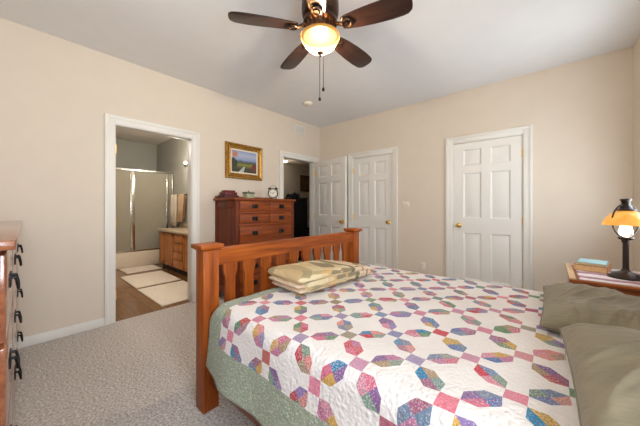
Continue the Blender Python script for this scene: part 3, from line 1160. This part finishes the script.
for i in range(0, len(zr), 2):
    m.box(fx - 0.03, fx - 0.002, CHY0 + 0.05, CHY1 - 0.05, zr[i + 1], zr[i], 0.002)
m.box(fx - 0.03, fx - 0.002, 2.238, 2.258, 0.985, 1.272, 0.002)
m.build('front_frame', M['cherry'], ch)
MB().box(fx - 0.05, fx - 0.035, CHY0 + 0.03, CHY1 - 0.03, 0.1, CHZ - 0.03).build('inner_panel', M['dark'], ch)
MB().box(CHX0 - 0.01, fx + 0.022, CHY0 - 0.022, CHY1 + 0.022, CHZ - 0.03, CHZ, 0.005).build('top', M['cherry'], ch)
m = MB().box(CHX0 - 0.008, CHX0 + 0.012, CHY0, CHY1, CHZ - 0.001, CHZ + 0.034, 0.003)
m.build('gallery_rail', M['cherry'], ch)


def drawer(parent, fx, y0, y1, z0, z1, pulls):
    g = 0.003
    d = MB().box(fx - 0.026, fx + 0.003, y0 + g, y1 - g, z0 + g, z1 - g, 0.003).build('drawer', M['cherry'], parent)
    for p in pulls:
        bail(d, (fx + 0.003, p, (z0 + z1) / 2), '+x')


for z0, z1 in ((1.140, 1.272), (0.985, 1.112)):
    drawer(ch, fx, CHY0 + 0.05, 2.238, z0, z1, (2.02,))
    drawer(ch, fx, 2.258, CHY1 - 0.05, z0, z1, (2.46,))
for z0, z1 in ((0.775, 0.955), (0.565, 0.745), (0.355, 0.535), (0.145, 0.325)):
    drawer(ch, fx, CHY0 + 0.05, CHY1 - 0.05, z0, z1, (2.02, 2.46))

# things on the chest
kb = thing('keepsake_box', 'stepped maroon leather box on the left end of the chest', 'box', (0.145, 1.872, CHZ), 0.0)
MB().box(-0.085, 0.085, -0.105, 0.105, 0, 0.042, 0.004).build('body', M['maroond'], kb)
MB().box(-0.075, 0.075, -0.09, 0.09, 0.042, 0.084, 0.008, 3).build('upper_tier', M['maroon'], kb)
MB().box(-0.062, 0.062, -0.07, 0.07, 0.084, 0.108, 0.008, 3).build('lid', M['maroon'], kb)
tb = thing('trinket_box', 'small green and cream trinket box between the maroon box and the clock', 'box', (0.25, 2.115, CHZ), 0.1)
MB().box(-0.045, 0.045, -0.062, 0.062, 0, 0.068, 0.005, 3).build('body', plain('celadon_glaze', rgb(168, 170, 140), 0.3, var=0.2, scale=40), tb)
m = MB().box(-0.05, 0.05, -0.068, 0.068, 0.068, 0.092, 0.005, 3)
m.build('lid', plain('dark_green_glaze', rgb(92, 98, 74), 0.3, var=0.3, scale=40), tb)
MB().lathe([(0, 0), (0.006, 0), (0.005, 0.008), (0.009, 0.014), (0, 0.02)], 12, (0, 0, 0.092)).build('lid_knob', M['bronze'], tb)

# twin-bell clock
ck = thing('alarm_clock', 'round black twin-bell alarm clock on the chest', 'clock', (0.30, 2.50, CHZ), math.radians(-38))
Rx = Matrix.Translation((0, 0, 0.088)) @ Matrix.Rotation(PI / 2, 4, 'Y')
MB().lathe([(0, -0.028), (0.06, -0.028), (0.07, -0.02), (0.073, 0.0), (0.075, 0.018), (0.072, 0.027), (0.063, 0.028), (0.060, 0.018), (0, 0.018)], 36, mat=Rx).build('case', M['iron'], ck)
dl = MB().lathe([(0, 0.019), (0.0595, 0.019), (0.0595, 0.0205), (0, 0.0205)], 36, mat=Rx).build('dial', M['dial'], ck)
m = MB()
for k in range(12):
    a = k * PI / 6
    m.box(0.0205, 0.0215, -0.0022, 0.0022, 0.044, 0.055, mat=Matrix.Translation((0, 0, 0.088)) @ Matrix.Rotation(a, 4, 'X'))
m.build('hour_mark', M['iron'], dl)
for (a, ln, wd) in ((-0.9, 0.034, 0.0028), (1.25, 0.048, 0.002)):
    MB().box(0.0215, 0.0228, -wd, wd, -0.006, ln, mat=Matrix.Translation((0, 0, 0.088)) @ Matrix.Rotation(a, 4, 'X')).build('clock_hand', M['iron'], dl)
for s in (-1, 1):
    R = Matrix.Translation((0, s * 0.046, 0.152)) @ Matrix.Rotation(-s * 0.5, 4, 'X')
    MB().lathe([(0, 0.024), (0.012, 0.021), (0.022, 0.012), (0.026, 0), (0.024, 0), (0, 0.015)], 18, mat=R).build('bell', M['iron'], ck)
    MB().tube([(0, s * 0.044, 0.022), (0, s * 0.058, 0.0)], [0.006, 0.004], 8).build('foot', M['iron'], ck)
MB().tube([(0, 0.046 * math.cos(a), 0.166 + 0.034 * math.sin(a)) for a in [PI * i / 12 for i in range(13)]], 0.0028, 6).build('carrying_handle', M['iron'], ck)

# painting
pf = thing('landscape_painting', 'small landscape painting in a wide gilt frame above the chest', 'painting', (0.0, 2.205, 1.853))
PW, PH, FWD = 0.61, 0.50, 0.078


def frame_mesh(w, h, prof):
    """mitred frame in the yz plane facing +x; prof is (inset, depth)"""
    m = MB()
    rings = []
    for (i, d) in prof:
        a, b = w / 2 - i, h / 2 - i
        rings.append([m.bm.verts.new((d, sy * a, sz * b)) for sy, sz in ((-1, -1), (1, -1), (1, 1), (-1, 1))])
    for A, B in zip(rings, rings[1:]):
        for k in range(4):
            m.bm.faces.new((A[k], A[(k + 1) % 4], B[(k + 1) % 4], B[k]))
    return m


frame_mesh(PW, PH, [(0, 0.002), (0, 0.03), (0.008, 0.042), (0.02, 0.044), (0.03, 0.036), (0.055, 0.026), (0.066, 0.030), (0.074, 0.028), (FWD, 0.018), (FWD, 0.002), (0, 0.002)]).build('frame', M['gilt'], pf, angle=20)
frame_mesh(PW - 2 * FWD + 0.004, PH - 2 * FWD + 0.004, [(0, 0.004), (0, 0.018), (0.022, 0.013), (0.022, 0.004), (0, 0.004)]).build('liner', M['liner'], pf, angle=20)
cw, chh = PW / 2 - FWD - 0.018, PH / 2 - FWD - 0.018
m = MB()
m.grid(1, 1, lambda a, b: Vector((0.010, (a * 2 - 1) * cw, (b * 2 - 1) * chh)), lambda a, b: (a, b))
m.build('canvas', M['landscape'], pf)

# ------------------------------------------------------------------ long dresser on the left
DX0, DX1, DY0, DY1, DZ = 0.10, 2.035, -0.535, -0.020, 1.082
dr = thing('dresser', 'long orange brown dresser with black pulls at the left edge', 'dresser', (0, 0, 0))
m = MB().box(DX0, DX1, DY0, DY1 - 0.02, 0.06, DZ - 0.032, 0.003)
m.build('carcass', M['dress'], dr)
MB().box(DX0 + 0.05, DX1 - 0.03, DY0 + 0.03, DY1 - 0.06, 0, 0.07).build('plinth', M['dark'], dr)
MB().box(DX0 - 0.02, DX1 + 0.02, DY0 - 0.005, DY1 + 0.022, DZ - 0.032, DZ, 0.004).build('top', M['dressx'], dr)
cols = [(DX0 + 0.03, 0.73), (0.75, 1.385), (1.405, DX1 - 0.03)]
rows = [(0.735, 1.03), (0.395, 0.715), (0.09, 0.375)]
for (a, b) in cols:
    for (z0, z1) in rows:
        d = MB().box(a, b, DY1 - 0.022, DY1, z0, z1, 0.004).build('drawer', M['dressx'], dr)
        for px in ((a + b) / 2,):
            mm = MB()
            zc = (z0 + z1) / 2 + 0.012
            mm.box(px - 0.042, px + 0.042, DY1 - 0.001, DY1 + 0.005, zc - 0.028, zc + 0.028, 0.002)
            for s in (-1, 1):
                mm.tube([(px + s * 0.034, DY1 + 0.004, zc + 0.012), (px + s * 0.034, DY1 + 0.018, zc + 0.012)], 0.006, 8)
            mm.tube([(px - 0.034, DY1 + 0.016, zc + 0.014), (px - 0.036, DY1 + 0.022, zc - 0.016), (px - 0.026, DY1 + 0.024, zc - 0.036),
                     (px + 0.026, DY1 + 0.024, zc - 0.036), (px + 0.036, DY1 + 0.022, zc - 0.016), (px + 0.034, DY1 + 0.016, zc + 0.014)], 0.005, 8)
            mm.build('drawer_pull', M['iron'], d, label='black metal drop pull')

# the dresser stands very slightly askew to the wall
dr.rotation_euler = (0, 0, math.radians(-1.2))
pv = Vector((2.035, -0.02, 0))
dr.location = pv - Matrix.Rotation(math.radians(-1.2), 3, 'Z') @ pv

# ------------------------------------------------------------------ ceiling fan
FCX, FCY = 2.175, 1.40
fan = thing('ceiling_fan', 'five-blade ceiling fan with lit amber glass bowl', 'ceiling fan', (FCX, FCY, H))
m = MB().lathe([(0, 0), (0.085, 0), (0.092, -0.02), (0.10, -0.05), (0.118, -0.085), (0.130, -0.13), (0.130, -0.19), (0.124, -0.215), (0.10, -0.235), (0.095, -0.245), (0, -0.245)], 40)
m.build('motor_housing', M['bronze'], fan)
# pierced collar above the bowl
m = MB()
m.lathe([(0.095, -0.24), (0.118, -0.248), (0.12, -0.27), (0.10, -0.285), (0.09, -0.32), (0.105, -0.345), (0.115, -0.352), (0.115, -0.362), (0, -0.362)], 36)
for k in range(18):
    a = 2 * PI * k / 18
    m.tube([(0.114 * math.cos(a), 0.114 * math.sin(a), -0.272), (0.100 * math.cos(a + 0.12), 0.100 * math.sin(a + 0.12), -0.31), (0.110 * math.cos(a + 0.05), 0.110 * math.sin(a + 0.05), -0.35)], 0.006, 6)
m.build('light_collar', M['bronze'], fan)
zb = -0.31
for k, deg in enumerate((233, 305, 17, 89, 161)):
    a = math.radians(deg)
    R = Matrix.Translation((0, 0, zb)) @ Matrix.Rotation(a, 4, 'Z')
    Rt = R @ Matrix.Rotation(math.radians(-12), 4, 'X')
    mi = MB()
    mi.tube([(0.095, 0, 0.03), (0.13, 0, 0.012), (0.165, 0, -0.006)], [0.014, 0.012, 0.012], 8, )
    mi.tube([(0.165 + 0.03 * math.cos(t) + 0.03, 0.03 * math.sin(t), -0.006) for t in [2 * PI * i / 16 for i in range(16)]], 0.008, 8, closed=True)
    mi.lathe([(0, -0.008), (0.016, -0.008), (0.018, 0), (0.012, 0.006), (0, 0.007)], 14, (0.195, 0, -0.008))
    mi.xform(Rt)
    mi.build('blade_iron', M['bronze'], fan)
    # blade: narrow at the root, full, with a clipped rounded tip
    outline = []
    prof = [(0.16, 0.042), (0.19, 0.052), (0.27, 0.064), (0.38, 0.073), (0.49, 0.076), (0.555, 0.073), (0.585, 0.066), (0.606, 0.045), (0.612, 0.02)]
    for (x, y) in prof:
        outline.append((x, -y))
    for (x, y) in prof[::-1]:
        outline.append((x, y))
    mb = MB()
    mb.prism(outline, 'z', 0.0, 0.008, bev=0.002)
    o = mb.build('fan_blade', M['walnut'], fan)
    o.matrix_local = Rt
bowlp = [(0.134, -0.352), (0.138, -0.358), (0.136, -0.368), (0.129, -0.373), (0.125, -0.384), (0.115, -0.405), (0.095, -0.430), (0.066, -0.450), (0.035, -0.462), (0, -0.466)]
m = MB().lathe([(r, z + 0.466) for r, z in bowlp], 48)
b = m.build('glass_bowl', M['bowl'], fan, loc=(0, 0, -0.466), label='lit amber glass bowl')
MB().lathe([(0, 0.006), (0.012, 0.006), (0.022, 0.0), (0.024, -0.006), (0.012, -0.014), (0.008, -0.024), (0.009, -0.03), (0, -0.034)], 20, (0, 0, -0.466)).build('finial', M['bronze'], fan)
for (dx, dy, ln) in ((-0.004, 0.0, 0.30), (0.018, 0.012, 0.235)):
    m = MB().tube([(dx, dy, -0.475), (dx, dy, -0.475 - ln)], 0.0022, 6)
    pc = m.build('pull_chain', M['bronze'], fan)
    MB().lathe([(0, 0.004), (0.004, 0.0), (0.010, -0.016), (0.009, -0.026), (0, -0.03)], 14, (dx, dy, -0.475 - ln)).build('chain_fob', M['bronze'], pc)
pl = bpy.data.lights.new('fan_lamp', 'POINT')
pl.energy = 95
pl.color = (1.0, 0.95, 0.88)
pl.shadow_soft_size = 0.035
po = bpy.data.objects.new('fan_lamp', pl)
C.objects.link(po)
po.location = (FCX, FCY, H - 0.405)

# ------------------------------------------------------------------ small fixtures
sd = thing('smoke_detector', 'round ivory smoke detector on the ceiling', 'smoke detector', (0.68, 2.85, H))
MB().lathe([(0, 0), (0.066, 0), (0.066, -0.012), (0.058, -0.028), (0.04, -0.036), (0, -0.038)], 28).build('cover', M['plastic'], sd)
MB().lathe([(0, -0.037), (0.012, -0.037), (0.011, -0.042), (0, -0.043)], 14).build('test_button', M['white_plastic'], sd)

vt = thing('air_vent', 'white air vent high on the wall above the hall doorway', 'air vent', (0.0, 3.345, 2.58))
m = frame_mesh(0.25, 0.16, [(0, 0.0), (0, 0.006), (0.006, 0.010), (0.024, 0.008), (0.026, 0.002)])
m.build('vent_frame', M['white_plastic'], vt)
m = MB()
for i in range(7):
    z = -0.048 + i * 0.016
    m.box(-0.001, 0.001, -0.099, 0.099, -0.007, 0.007, mat=Matrix.Translation((0.006, 0, z)) @ Matrix.Rotation(0.7, 4, 'Y'))
m.box(0.0005, 0.0015, -0.1, 0.1, -0.056, 0.056)
m.build('louvre', M['white_plastic'], vt)

sw = thing('light_switch', 'ivory double light switch between the two closed doors', 'light switch', (1.733, RY1, 1.225))
MB().box(-0.058, 0.058, -0.006, 0, -0.058, 0.058, 0.003).build('wall_plate', M['plastic'], sw)
for s in (-1, 1):
    MB().box(s * 0.023 - 0.005, s * 0.023 + 0.005, -0.016, -0.005, -0.004, 0.012, 0.002).build('toggle', M['white_plastic'], sw)
ot = thing('power_outlet', 'ivory power outlet low on the wall left of the lamp-side door', 'outlet', (1.99, RY1, 0.335))
MB().box(-0.036, 0.036, -0.006, 0, -0.058, 0.058, 0.003).build('wall_plate', M['plastic'], ot)
for s in (-1, 1):
    MB().box(-0.017, 0.017, -0.009, -0.005, s * 0.024 - 0.014, s * 0.024 + 0.014, 0.004).build('socket', M['white_plastic'], ot)

# ------------------------------------------------------------------ nightstand, lamp, books
NX0, NX1, NY0, NY1, NZ = 3.50, 3.965, 2.50, 3.11, 0.70
ns = thing('nightstand', 'wooden nightstand with a pale top edge beyond the far pillow', 'nightstand', (0, 0, 0))
for x in (NX0 + 0.025, NX1 - 0.025):
    for y in (NY0 + 0.025, NY1 - 0.025):
        MB().box(x - 0.022, x + 0.022, y - 0.022, y + 0.022, 0, NZ - 0.02, 0.003).build('leg', M['dark'] if False else M['nswood'], ns)
m = MB()
m.box(NX0 + 0.01, NX1 - 0.01, NY0 + 0.01, NY0 + 0.03, 0.42, NZ - 0.02, 0.002)
m.box(NX0 + 0.01, NX1 - 0.01, NY1 - 0.03, NY1 - 0.01, 0.42, NZ - 0.02, 0.002)
m.box(NX1 - 0.03, NX1 - 0.01, NY0 + 0.03, NY1 - 0.03, 0.42, NZ - 0.02)
m.box(NX0 + 0.03, NX1 - 0.03, NY0 + 0.03, NY1 - 0.03, 0.42, 0.44)
m.build('case', M['nswood'], ns)
d = MB().box(NX0 + 0.004, NX0 + 0.03, NY0 + 0.05, NY1 - 0.05, 0.455, NZ - 0.035, 0.003).build('drawer', M['nswood'], ns)
MB().lathe([(0, 0), (0.008, 0), (0.007, 0.012), (0.015, 0.02), (0.013, 0.028), (0, 0.03)], 16,
           mat=Matrix.Translation((NX0 + 0.004, (NY0 + NY1) / 2, 0.56)) @ Matrix.Rotation(-PI / 2, 4, 'Y')).build('drawer_knob', M['brass'], d)
MB().box(NX0 + 0.01, NX1 - 0.01, NY0 + 0.02, NY1 - 0.02, 0.15, 0.17, 0.002).build('lower_shelf', M['nswood'], ns)
MB().box(NX0 - 0.012, NX1, NY0 - 0.012, NY1 + 0.012, NZ - 0.022, NZ, 0.004).build('top', M['nswood'], ns)
m = MB().box(NX0 - 0.012, NX0 + 0.022, NY0 - 0.012, NY1 + 0.012, NZ - 0.001, NZ + 0.012, 0.004)
m.build('edge_moulding', plain('pale_edge', rgb(214, 178, 136), 0.3, var=0.06, scale=30), ns)  # paler strip along the front edge of the top
m = MB()
m.grid(30, 40, lambda a, b: Vector((NX0 + 0.04 + a * 0.41, NY0 + 0.015 + b * 0.58, NZ + 0.0035 + 0.0005 * math.sin(a * 17) * math.sin(b * 21))))
rn = m.build('table_runner', M['runner'], fix=False)
md = rn.modifiers.new('thickness', 'SOLIDIFY')
md.thickness = 0.002
md.offset = -1
tag(rn, 'maroon and white woven runner on the nightstand', 'table runner')


def book(name, loc, rz, lx, ly, h, cover, label):
    t = thing(name, label, 'book', loc, rz, 'books on the nightstand')
    m = MB()
    m.box(-lx / 2, lx / 2, -ly / 2, ly / 2, 0, 0.003, 0.001)
    m.box(-lx / 2, lx / 2, -ly / 2, ly / 2, h - 0.003, h, 0.001)
    m.box(lx / 2 - 0.004, lx / 2, -ly / 2, ly / 2, 0, h, 0.001)
    m.build('cover', M[cover], t)
    MB().box(-lx / 2 + 0.005, lx / 2 - 0.004, -ly / 2 + 0.005, ly / 2 - 0.005, 0.003, h - 0.003).build('page_block', M['page'], t)
    return t


book('book', (3.640, 2.975, NZ + 0.0045), math.radians(-12), 0.185, 0.25, 0.044, 'brown', 'tan book lying under the pale blue one on the nightstand')
book('book', (3.640, 2.978, NZ + 0.0490), math.radians(-10), 0.16, 0.22, 0.018, 'teal', 'pale blue book lying on top of the tan book')

LX, LY = 3.783, 2.763
lp = thing('table_lamp', 'dark bronze student lamp with amber glass shade on the nightstand', 'lamp', (LX, LY, NZ + 0.0045))
MB().lathe([(0, 0), (0.089, 0), (0.091, 0.006), (0.086, 0.014), (0.075, 0.019), (0.066, 0.03), (0.045, 0.038), (0.026, 0.046), (0.018, 0.06), (0, 0.06)], 36).build('base', M['lampmetal'], lp)
MB().lathe([(0.018, 0.055), (0.016, 0.075), (0.0155, 0.24), (0.021, 0.245), (0.021, 0.26), (0.035, 0.266), (0.04, 0.275), (0.036, 0.282), (0, 0.282)], 24).build('stem', M['lampmetal'], lp)
hp = []
for i in range(28):
    a = 2 * PI * i / 28
    zz = 0.395 - 0.115 * math.cos(a)
    rr = 0.094 * math.sin(a)
    hp.append((rr * 0.755, rr * 0.655, zz))
MB().tube(hp, 0.0048, 8, closed=True).build('harp', M['lampmetal'], lp)
MB().lathe([(0, 0.545), (0.026, 0.545), (0.030, 0.538), (0.022, 0.528), (0.020, 0.505), (0.028, 0.492), (0.034, 0.478), (0.05, 0.47), (0.05, 0.464), (0.03, 0.462), (0, 0.462)], 24).build('cap', M['lampmetal'], lp)
MB().lathe([(0.034, 0.462), (0.05, 0.457), (0.074, 0.440), (0.096, 0.414), (0.111, 0.386), (0.116, 0.364), (0.1125, 0.3655), (0.107, 0.385), (0.092, 0.410), (0.071, 0.435), (0.048, 0.452), (0.034, 0.457), (0.034, 0.462)], 48).build('lamp_shade', M['shade'], lp, label='amber glass shade')
MB().lathe([(0.026, 0.284), (0.034, 0.30), (0.036, 0.325), (0.028, 0.355), (0.022, 0.40), (0.021, 0.44)], 24).build('chimney', M['clear'], lp)
MB().lathe([(0, 0.283), (0.012, 0.285), (0.012, 0.30), (0.02, 0.325), (0.02, 0.345), (0.012, 0.36), (0, 0.364)], 16).build('bulb', M['bulb'], lp)

# ------------------------------------------------------------------ bathroom contents
SX = -2.92
sh = thing('shower_enclosure', 'chrome framed shower with frosted doors at the end of the bathroom', 'shower', (0, 0, 0))
MB().box(BX + 0.002, SX + 0.04, 0.35, BYR - 0.002, -0.006, 0.30, 0.02, 3).build('shower_base', M['tub'], sh)
MB().box(SX - 0.025, SX + 0.02, 0.36, BYR - 0.004, 1.915, 1.965, 0.003).build('top_rail', M['chrome'], sh)
MB().box(SX - 0.025, SX + 0.02, 0.36, BYR - 0.004, 0.30, 0.33, 0.003).build('bottom_rail', M['chrome'], sh)
for y0, y1 in ((0.36, 0.39), (1.51, 1.585), (2.165, 2.20), (2.275, 2.304)):
    MB().box(SX - 0.022, SX + 0.018, y0, y1, 0.325, 1.92, 0.003).build('frame_post', M['chrome'], sh)
for y0, y1 in ((0.388, 1.512), (1.583, 2.167), (2.198, 2.277)):
    MB().box(SX - 0.006, SX + 0.002, y0, y1, 0.328, 1.918).build('glass_panel', M['frost'], sh)
MB().tube([(SX + 0.018, 2.13, 0.98), (SX + 0.05, 2.13, 0.98), (SX + 0.05, 2.13, 1.14), (SX + 0.018, 2.13, 1.14)], 0.008, 8).build('door_handle', M['chrome'], sh)

VX0, VX1, VY0, VZ = -2.53, -0.98, 1.90, 0.755
va = thing('vanity_cabinet', 'honey oak bathroom vanity with a pale stone top', 'vanity', (0, 0, 0))
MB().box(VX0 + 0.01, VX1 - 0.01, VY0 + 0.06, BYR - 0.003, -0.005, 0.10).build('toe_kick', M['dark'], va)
MB().box(VX0, VX1, VY0 + 0.02, BYR - 0.003, 0.09, VZ - 0.028).build('body', M['vanity'], va)
MB().box(VX0 - 0.03, VX1 + 0.02, VY0 - 0.03, BYR - 0.003, VZ - 0.03, VZ + 0.012, 0.008, 3).build('countertop', M['counter'], va)
MB().box(VX0 - 0.0, VX1, BYR - 0.02, BYR - 0.003, VZ + 0.01, VZ + 0.10, 0.004).build('backsplash', M['counter'], va)


def vdoor(x0, x1):
    m = MB()
    z0, z1 = 0.115, VZ - 0.055
    e = 0.05
    m.box(x0, x1, VY0 + 0.003, VY0 + 0.018, z0, z1, 0.003)
    m.box(x0, x0 + e, VY0 - 0.004, VY0 + 0.006, z0, z1, 0.003)
    m.box(x1 - e, x1, VY0 - 0.004, VY0 + 0.006, z0, z1, 0.003)
    m.box(x0, x1, VY0 - 0.004, VY0 + 0.006, z0, z0 + e, 0.003)
    m.box(x0, x1, VY0 - 0.004, VY0 + 0.006, z1 - e, z1, 0.003)
    m.build('cabinet_door', M['vanity'], va)


for a, b in ((-2.51, -2.26), (-2.23, -1.84), (-1.36, -1.0)):
    vdoor(a, b)
for i in range(4):
    z0 = 0.115 + i * 0.148
    MB().box(-1.81, -1.39, VY0 - 0.006, VY0 + 0.019, z0, z0 + 0.126, 0.012, 2).build('drawer', M['vanity'], va)

# towels on the wall behind the vanity
br = thing('towel_bar', 'dark towel bar on the bathroom wall above the vanity', 'towel bar', (0, 0, 0))
MB().tube([(-2.87, 2.245, 1.445), (-2.10, 2.245, 1.445)], 0.008, 10).build('bar', M['bronze'], br)
for x in (-2.855, -2.12):
    MB().tube([(x, 2.309, 1.445), (x, 2.24, 1.445)], [0.016, 0.011], 10).build('bracket', M['bronze'], br)


def towel(name, x0, x1, z0, z1, r, mat, label, slant=0.0):
    m = MB()
    yb = 2.245
    prof = [(yb - r - 0.012, z0), (yb - r - 0.006, (z0 + z1) / 2), (yb - r, z1)]
    prof += [(yb - r * math.cos(a), z1 + r * math.sin(a)) for a in (0.6, 1.2, 1.9, 2.5)] + [(yb + r, z1), (yb + r, z0 + 0.06)]
    n = len(prof) - 1
    def pt(a, b):
        i = min(int(b * n + 1e-6), n)
        y, z = prof[i]
        fall = max(0.0, (z1 - z)) / max(z1 - z0, 1e-3)
        return Vector((x0 + (x1 - x0) * a + slant * fall, y + 0.008 * math.sin(a * 14) * fall, z))
    m.grid(16, n, pt)
    o = m.build(name, M[mat], fix=False)
    md = o.modifiers.new('thickness', 'SOLIDIFY')
    md.thickness = 0.010
    md.offset = 0
    return tag(o, label, 'towel', 'towels on the bathroom bar')


towel('bath_towel', -2.84, -2.54, 0.79, 1.445, 0.016, 'cream', 'long cream towel hanging next to the shower')
towel('hand_towel', -2.42, -2.17, 0.90, 1.445, 0.016, 'tan', 'shorter tan towel hanging right of the cream towel', -0.08)

vl = thing('vanity_light', 'bathroom light bar of round lit globes high above the vanity', 'light fixture', (0, 0, 0))
MB().box(-2.30, -1.40, BYR - 0.03, BYR - 0.002, 2.03, 2.13, 0.006).build('back_plate', M['chrome'], vl)
for i in range(4):
    x = -2.10 + i * 0.225
    MB().lathe([(0, -0.03), (0.015, -0.026), (0.026, -0.015), (0.03, 0), (0.026, 0.015), (0.015, 0.026), (0, 0.03)], 20, (x, BYR - 0.075, 2.08)).build('globe', M['globe'], vl)
for x in (-1.95, -1.0):
    p = bpy.data.lights.new('bathroom_lamp_and_fill', 'POINT')
    p.energy = 12
    p.color = (1.0, 0.92, 0.8)
    p.shadow_soft_size = 0.12
    o = bpy.data.objects.new('bathroom_lamp_and_fill', p)
    C.objects.link(o)
    o.location = (x, BYR - 0.30, 2.08)


def mat_piece(loc, lx, ly, rz, label):
    t = thing('bath_mat', label, 'bath mat', loc, rz, 'bath mats')
    MB().box(-lx / 2, lx / 2, -ly / 2, ly / 2, 0, 0.016, 0.007, 3).build('pile', M['matcloth'], t)
    m = MB()
    loop = [(-lx / 2, -ly / 2), (lx / 2, -ly / 2), (lx / 2, ly / 2), (-lx / 2, ly / 2)]
    m.tube([(x, y, 0.0075) for x, y in loop], 0.007, 8, closed=True)
    m.build('bound_edge', M['cream'], t)


mat_piece((-2.60, 1.60, -0.0055), 0.50, 0.56, 0.02, 'smallest cream bath mat, right at the shower')
mat_piece((-1.67, 1.49, -0.0055), 0.92, 0.62, -0.01, 'cream bath mat in the middle of the three')
mat_piece((-0.63, 1.475, -0.0055), 0.96, 0.62, 0.0, 'cream bath mat nearest the bedroom carpet')

# door hinges still on the bathroom jamb
for z in (0.28, 1.03, 1.80):
    h = MB()
    h.box(-0.085, -0.02, BD0 + 0.0135, BD0 + 0.016, z - 0.045, z + 0.045, 0.001)
    h.tube([(-0.018, BD0 + 0.020, z - 0.046), (-0.018, BD0 + 0.020, z + 0.046)], 0.006, 8)
    lab = {0.28: 'lowest', 1.03: 'middle', 1.80: 'topmost'}[z]
    tag(h.build('door_hinge', M['brass']), lab + ' brass hinge on the left jamb of the bathroom doorway', 'hinge', 'hinges on the bathroom jamb')

# ------------------------------------------------------------------ hall contents
ar = thing('black_cabinet', 'tall black cabinet in the hall beyond the chest of drawers', 'cabinet', (-1.18, 4.28, 0), math.radians(-14))
MB().box(-0.30, 0.30, -0.22, 0.22, 0.05, 1.38, 0.004).build('body', M['black'], ar)
MB().box(-0.32, 0.32, -0.24, 0.24, 1.38, 1.41, 0.005).build('top', M['black'], ar)
MB().box(-0.29, 0.29, -0.20, 0.20, 0, 0.06).build('plinth', M['black'], ar)
for s in (-1, 1):
    d = MB().box(0.148 * s - 0.142, 0.148 * s + 0.142, -0.236, -0.219, 0.08, 1.35, 0.004).build('cabinet_door', M['black'], ar)
    MB().lathe([(0, 0), (0.007, 0), (0.006, 0.012), (0.013, 0.02), (0, 0.026)], 12, mat=Matrix.Translation((s * 0.03, -0.236, 0.85)) @ Matrix.Rotation(PI / 2, 4, 'X')).build('cabinet_knob', M['iron'], d)
for i, (dx, rr, hh, lab) in enumerate(((-0.22, 0.05, 0.10, 'leftmost dark round jar on the black hall cabinet'), (-0.06, 0.062, 0.09, 'second dark round jar on the black hall cabinet'),
                                       (0.09, 0.05, 0.12, 'third dark round jar on the black hall cabinet'), (0.23, 0.055, 0.09, 'rightmost dark round jar on the black hall cabinet'))):
    ca, sa = math.cos(math.radians(-14)), math.sin(math.radians(-14))
    j = thing('dark_jar', lab, 'jar', (-1.18 + dx * ca, 4.28 + dx * sa, 1.41), 0, 'jars on the hall cabinet')
    MB().lathe([(0, 0), (rr * 0.7, 0), (rr, hh * 0.35), (rr, hh * 0.6), (rr * 0.6, hh * 0.9), (0, hh * 0.9)], 20).build('body', M['black'], j)
    MB().lathe([(0, 0), (rr * 0.62, 0), (rr * 0.6, 0.01), (0.012, 0.018), (0.012, 0.03), (0, 0.034)], 16, (0, 0, hh * 0.9)).build('lid', M['black'], j)

be = thing('black_bench', 'low black bench at the hall doorway', 'bench', (-0.50, 4.36, 0), 0)
MB().box(-0.30, 0.30, -0.20, 0.20, 0.70, 0.75, 0.006).build('seat', M['black'], be)
for sx in (-1, 1):
    for sy in (-1, 1):
        MB().box(sx * 0.26 - 0.025, sx * 0.26 + 0.025, sy * 0.16 - 0.025, sy * 0.16 + 0.025, 0, 0.70, 0.003).build('leg', M['black'], be)
MB().box(-0.24, 0.24, -0.17, 0.17, 0.12, 0.69, 0.003).build('storage_box', M['black'], be)

hp_ = thing('hall_picture', 'small dark framed picture on the far hall wall', 'picture', (HX0, 6.66, 2.03))
frame_mesh(0.46, 0.56, [(0, 0.002), (0, 0.02), (0.008, 0.028), (0.05, 0.02), (0.055, 0.006), (0.055, 0.002), (0, 0.002)]).build('frame', plain('dark_walnut_frame', rgb(74, 42, 24), 0.4, var=0.15, scale=20), hp_, angle=20)
m = MB()
m.grid(1, 1, lambda a, b: Vector((0.006, (a * 2 - 1) * 0.176, (b * 2 - 1) * 0.226)), lambda a, b: (a, b))
m.build('canvas', plain('sepia_canvas', rgb(110, 78, 48), 0.6, var=0.5, scale=9), hp_)

hl = thing('hall_ceiling_light', 'small round lit ceiling light glimpsed at the top of the hall doorway', 'ceiling light', (-2.55, 5.26, HH))
MB().lathe([(0, 0), (0.10, 0), (0.10, -0.02), (0.085, -0.025), (0, -0.025)], 28).build('trim_ring', M['bronze'], hl)
MB().lathe([(0.085, -0.02), (0.08, -0.045), (0.05, -0.065), (0, -0.07)], 28).build('diffuser', M['hallglow'], hl)

p = bpy.data.lights.new('hall_fill', 'POINT')  # bare point lamp below the ceiling light, added to brighten the dark hall
p.energy = 6.5
p.color = (1.0, 0.9, 0.76)
p.shadow_soft_size = 0.12
o = bpy.data.objects.new('hall_fill', p)
C.objects.link(o)
o.location = (-2.55, 5.2, HH - 0.25)

p = bpy.data.lights.new('bathroom_lamp_and_fill', 'POINT')  # bare fill lamp with no fixture, added to light the vanity front
p.energy = 24
p.color = (1.0, 0.93, 0.84)
p.shadow_soft_size = 0.12
o = bpy.data.objects.new('bathroom_lamp_and_fill', p)
C.objects.link(o)
o.location = (-1.5, 0.75, 2.45)
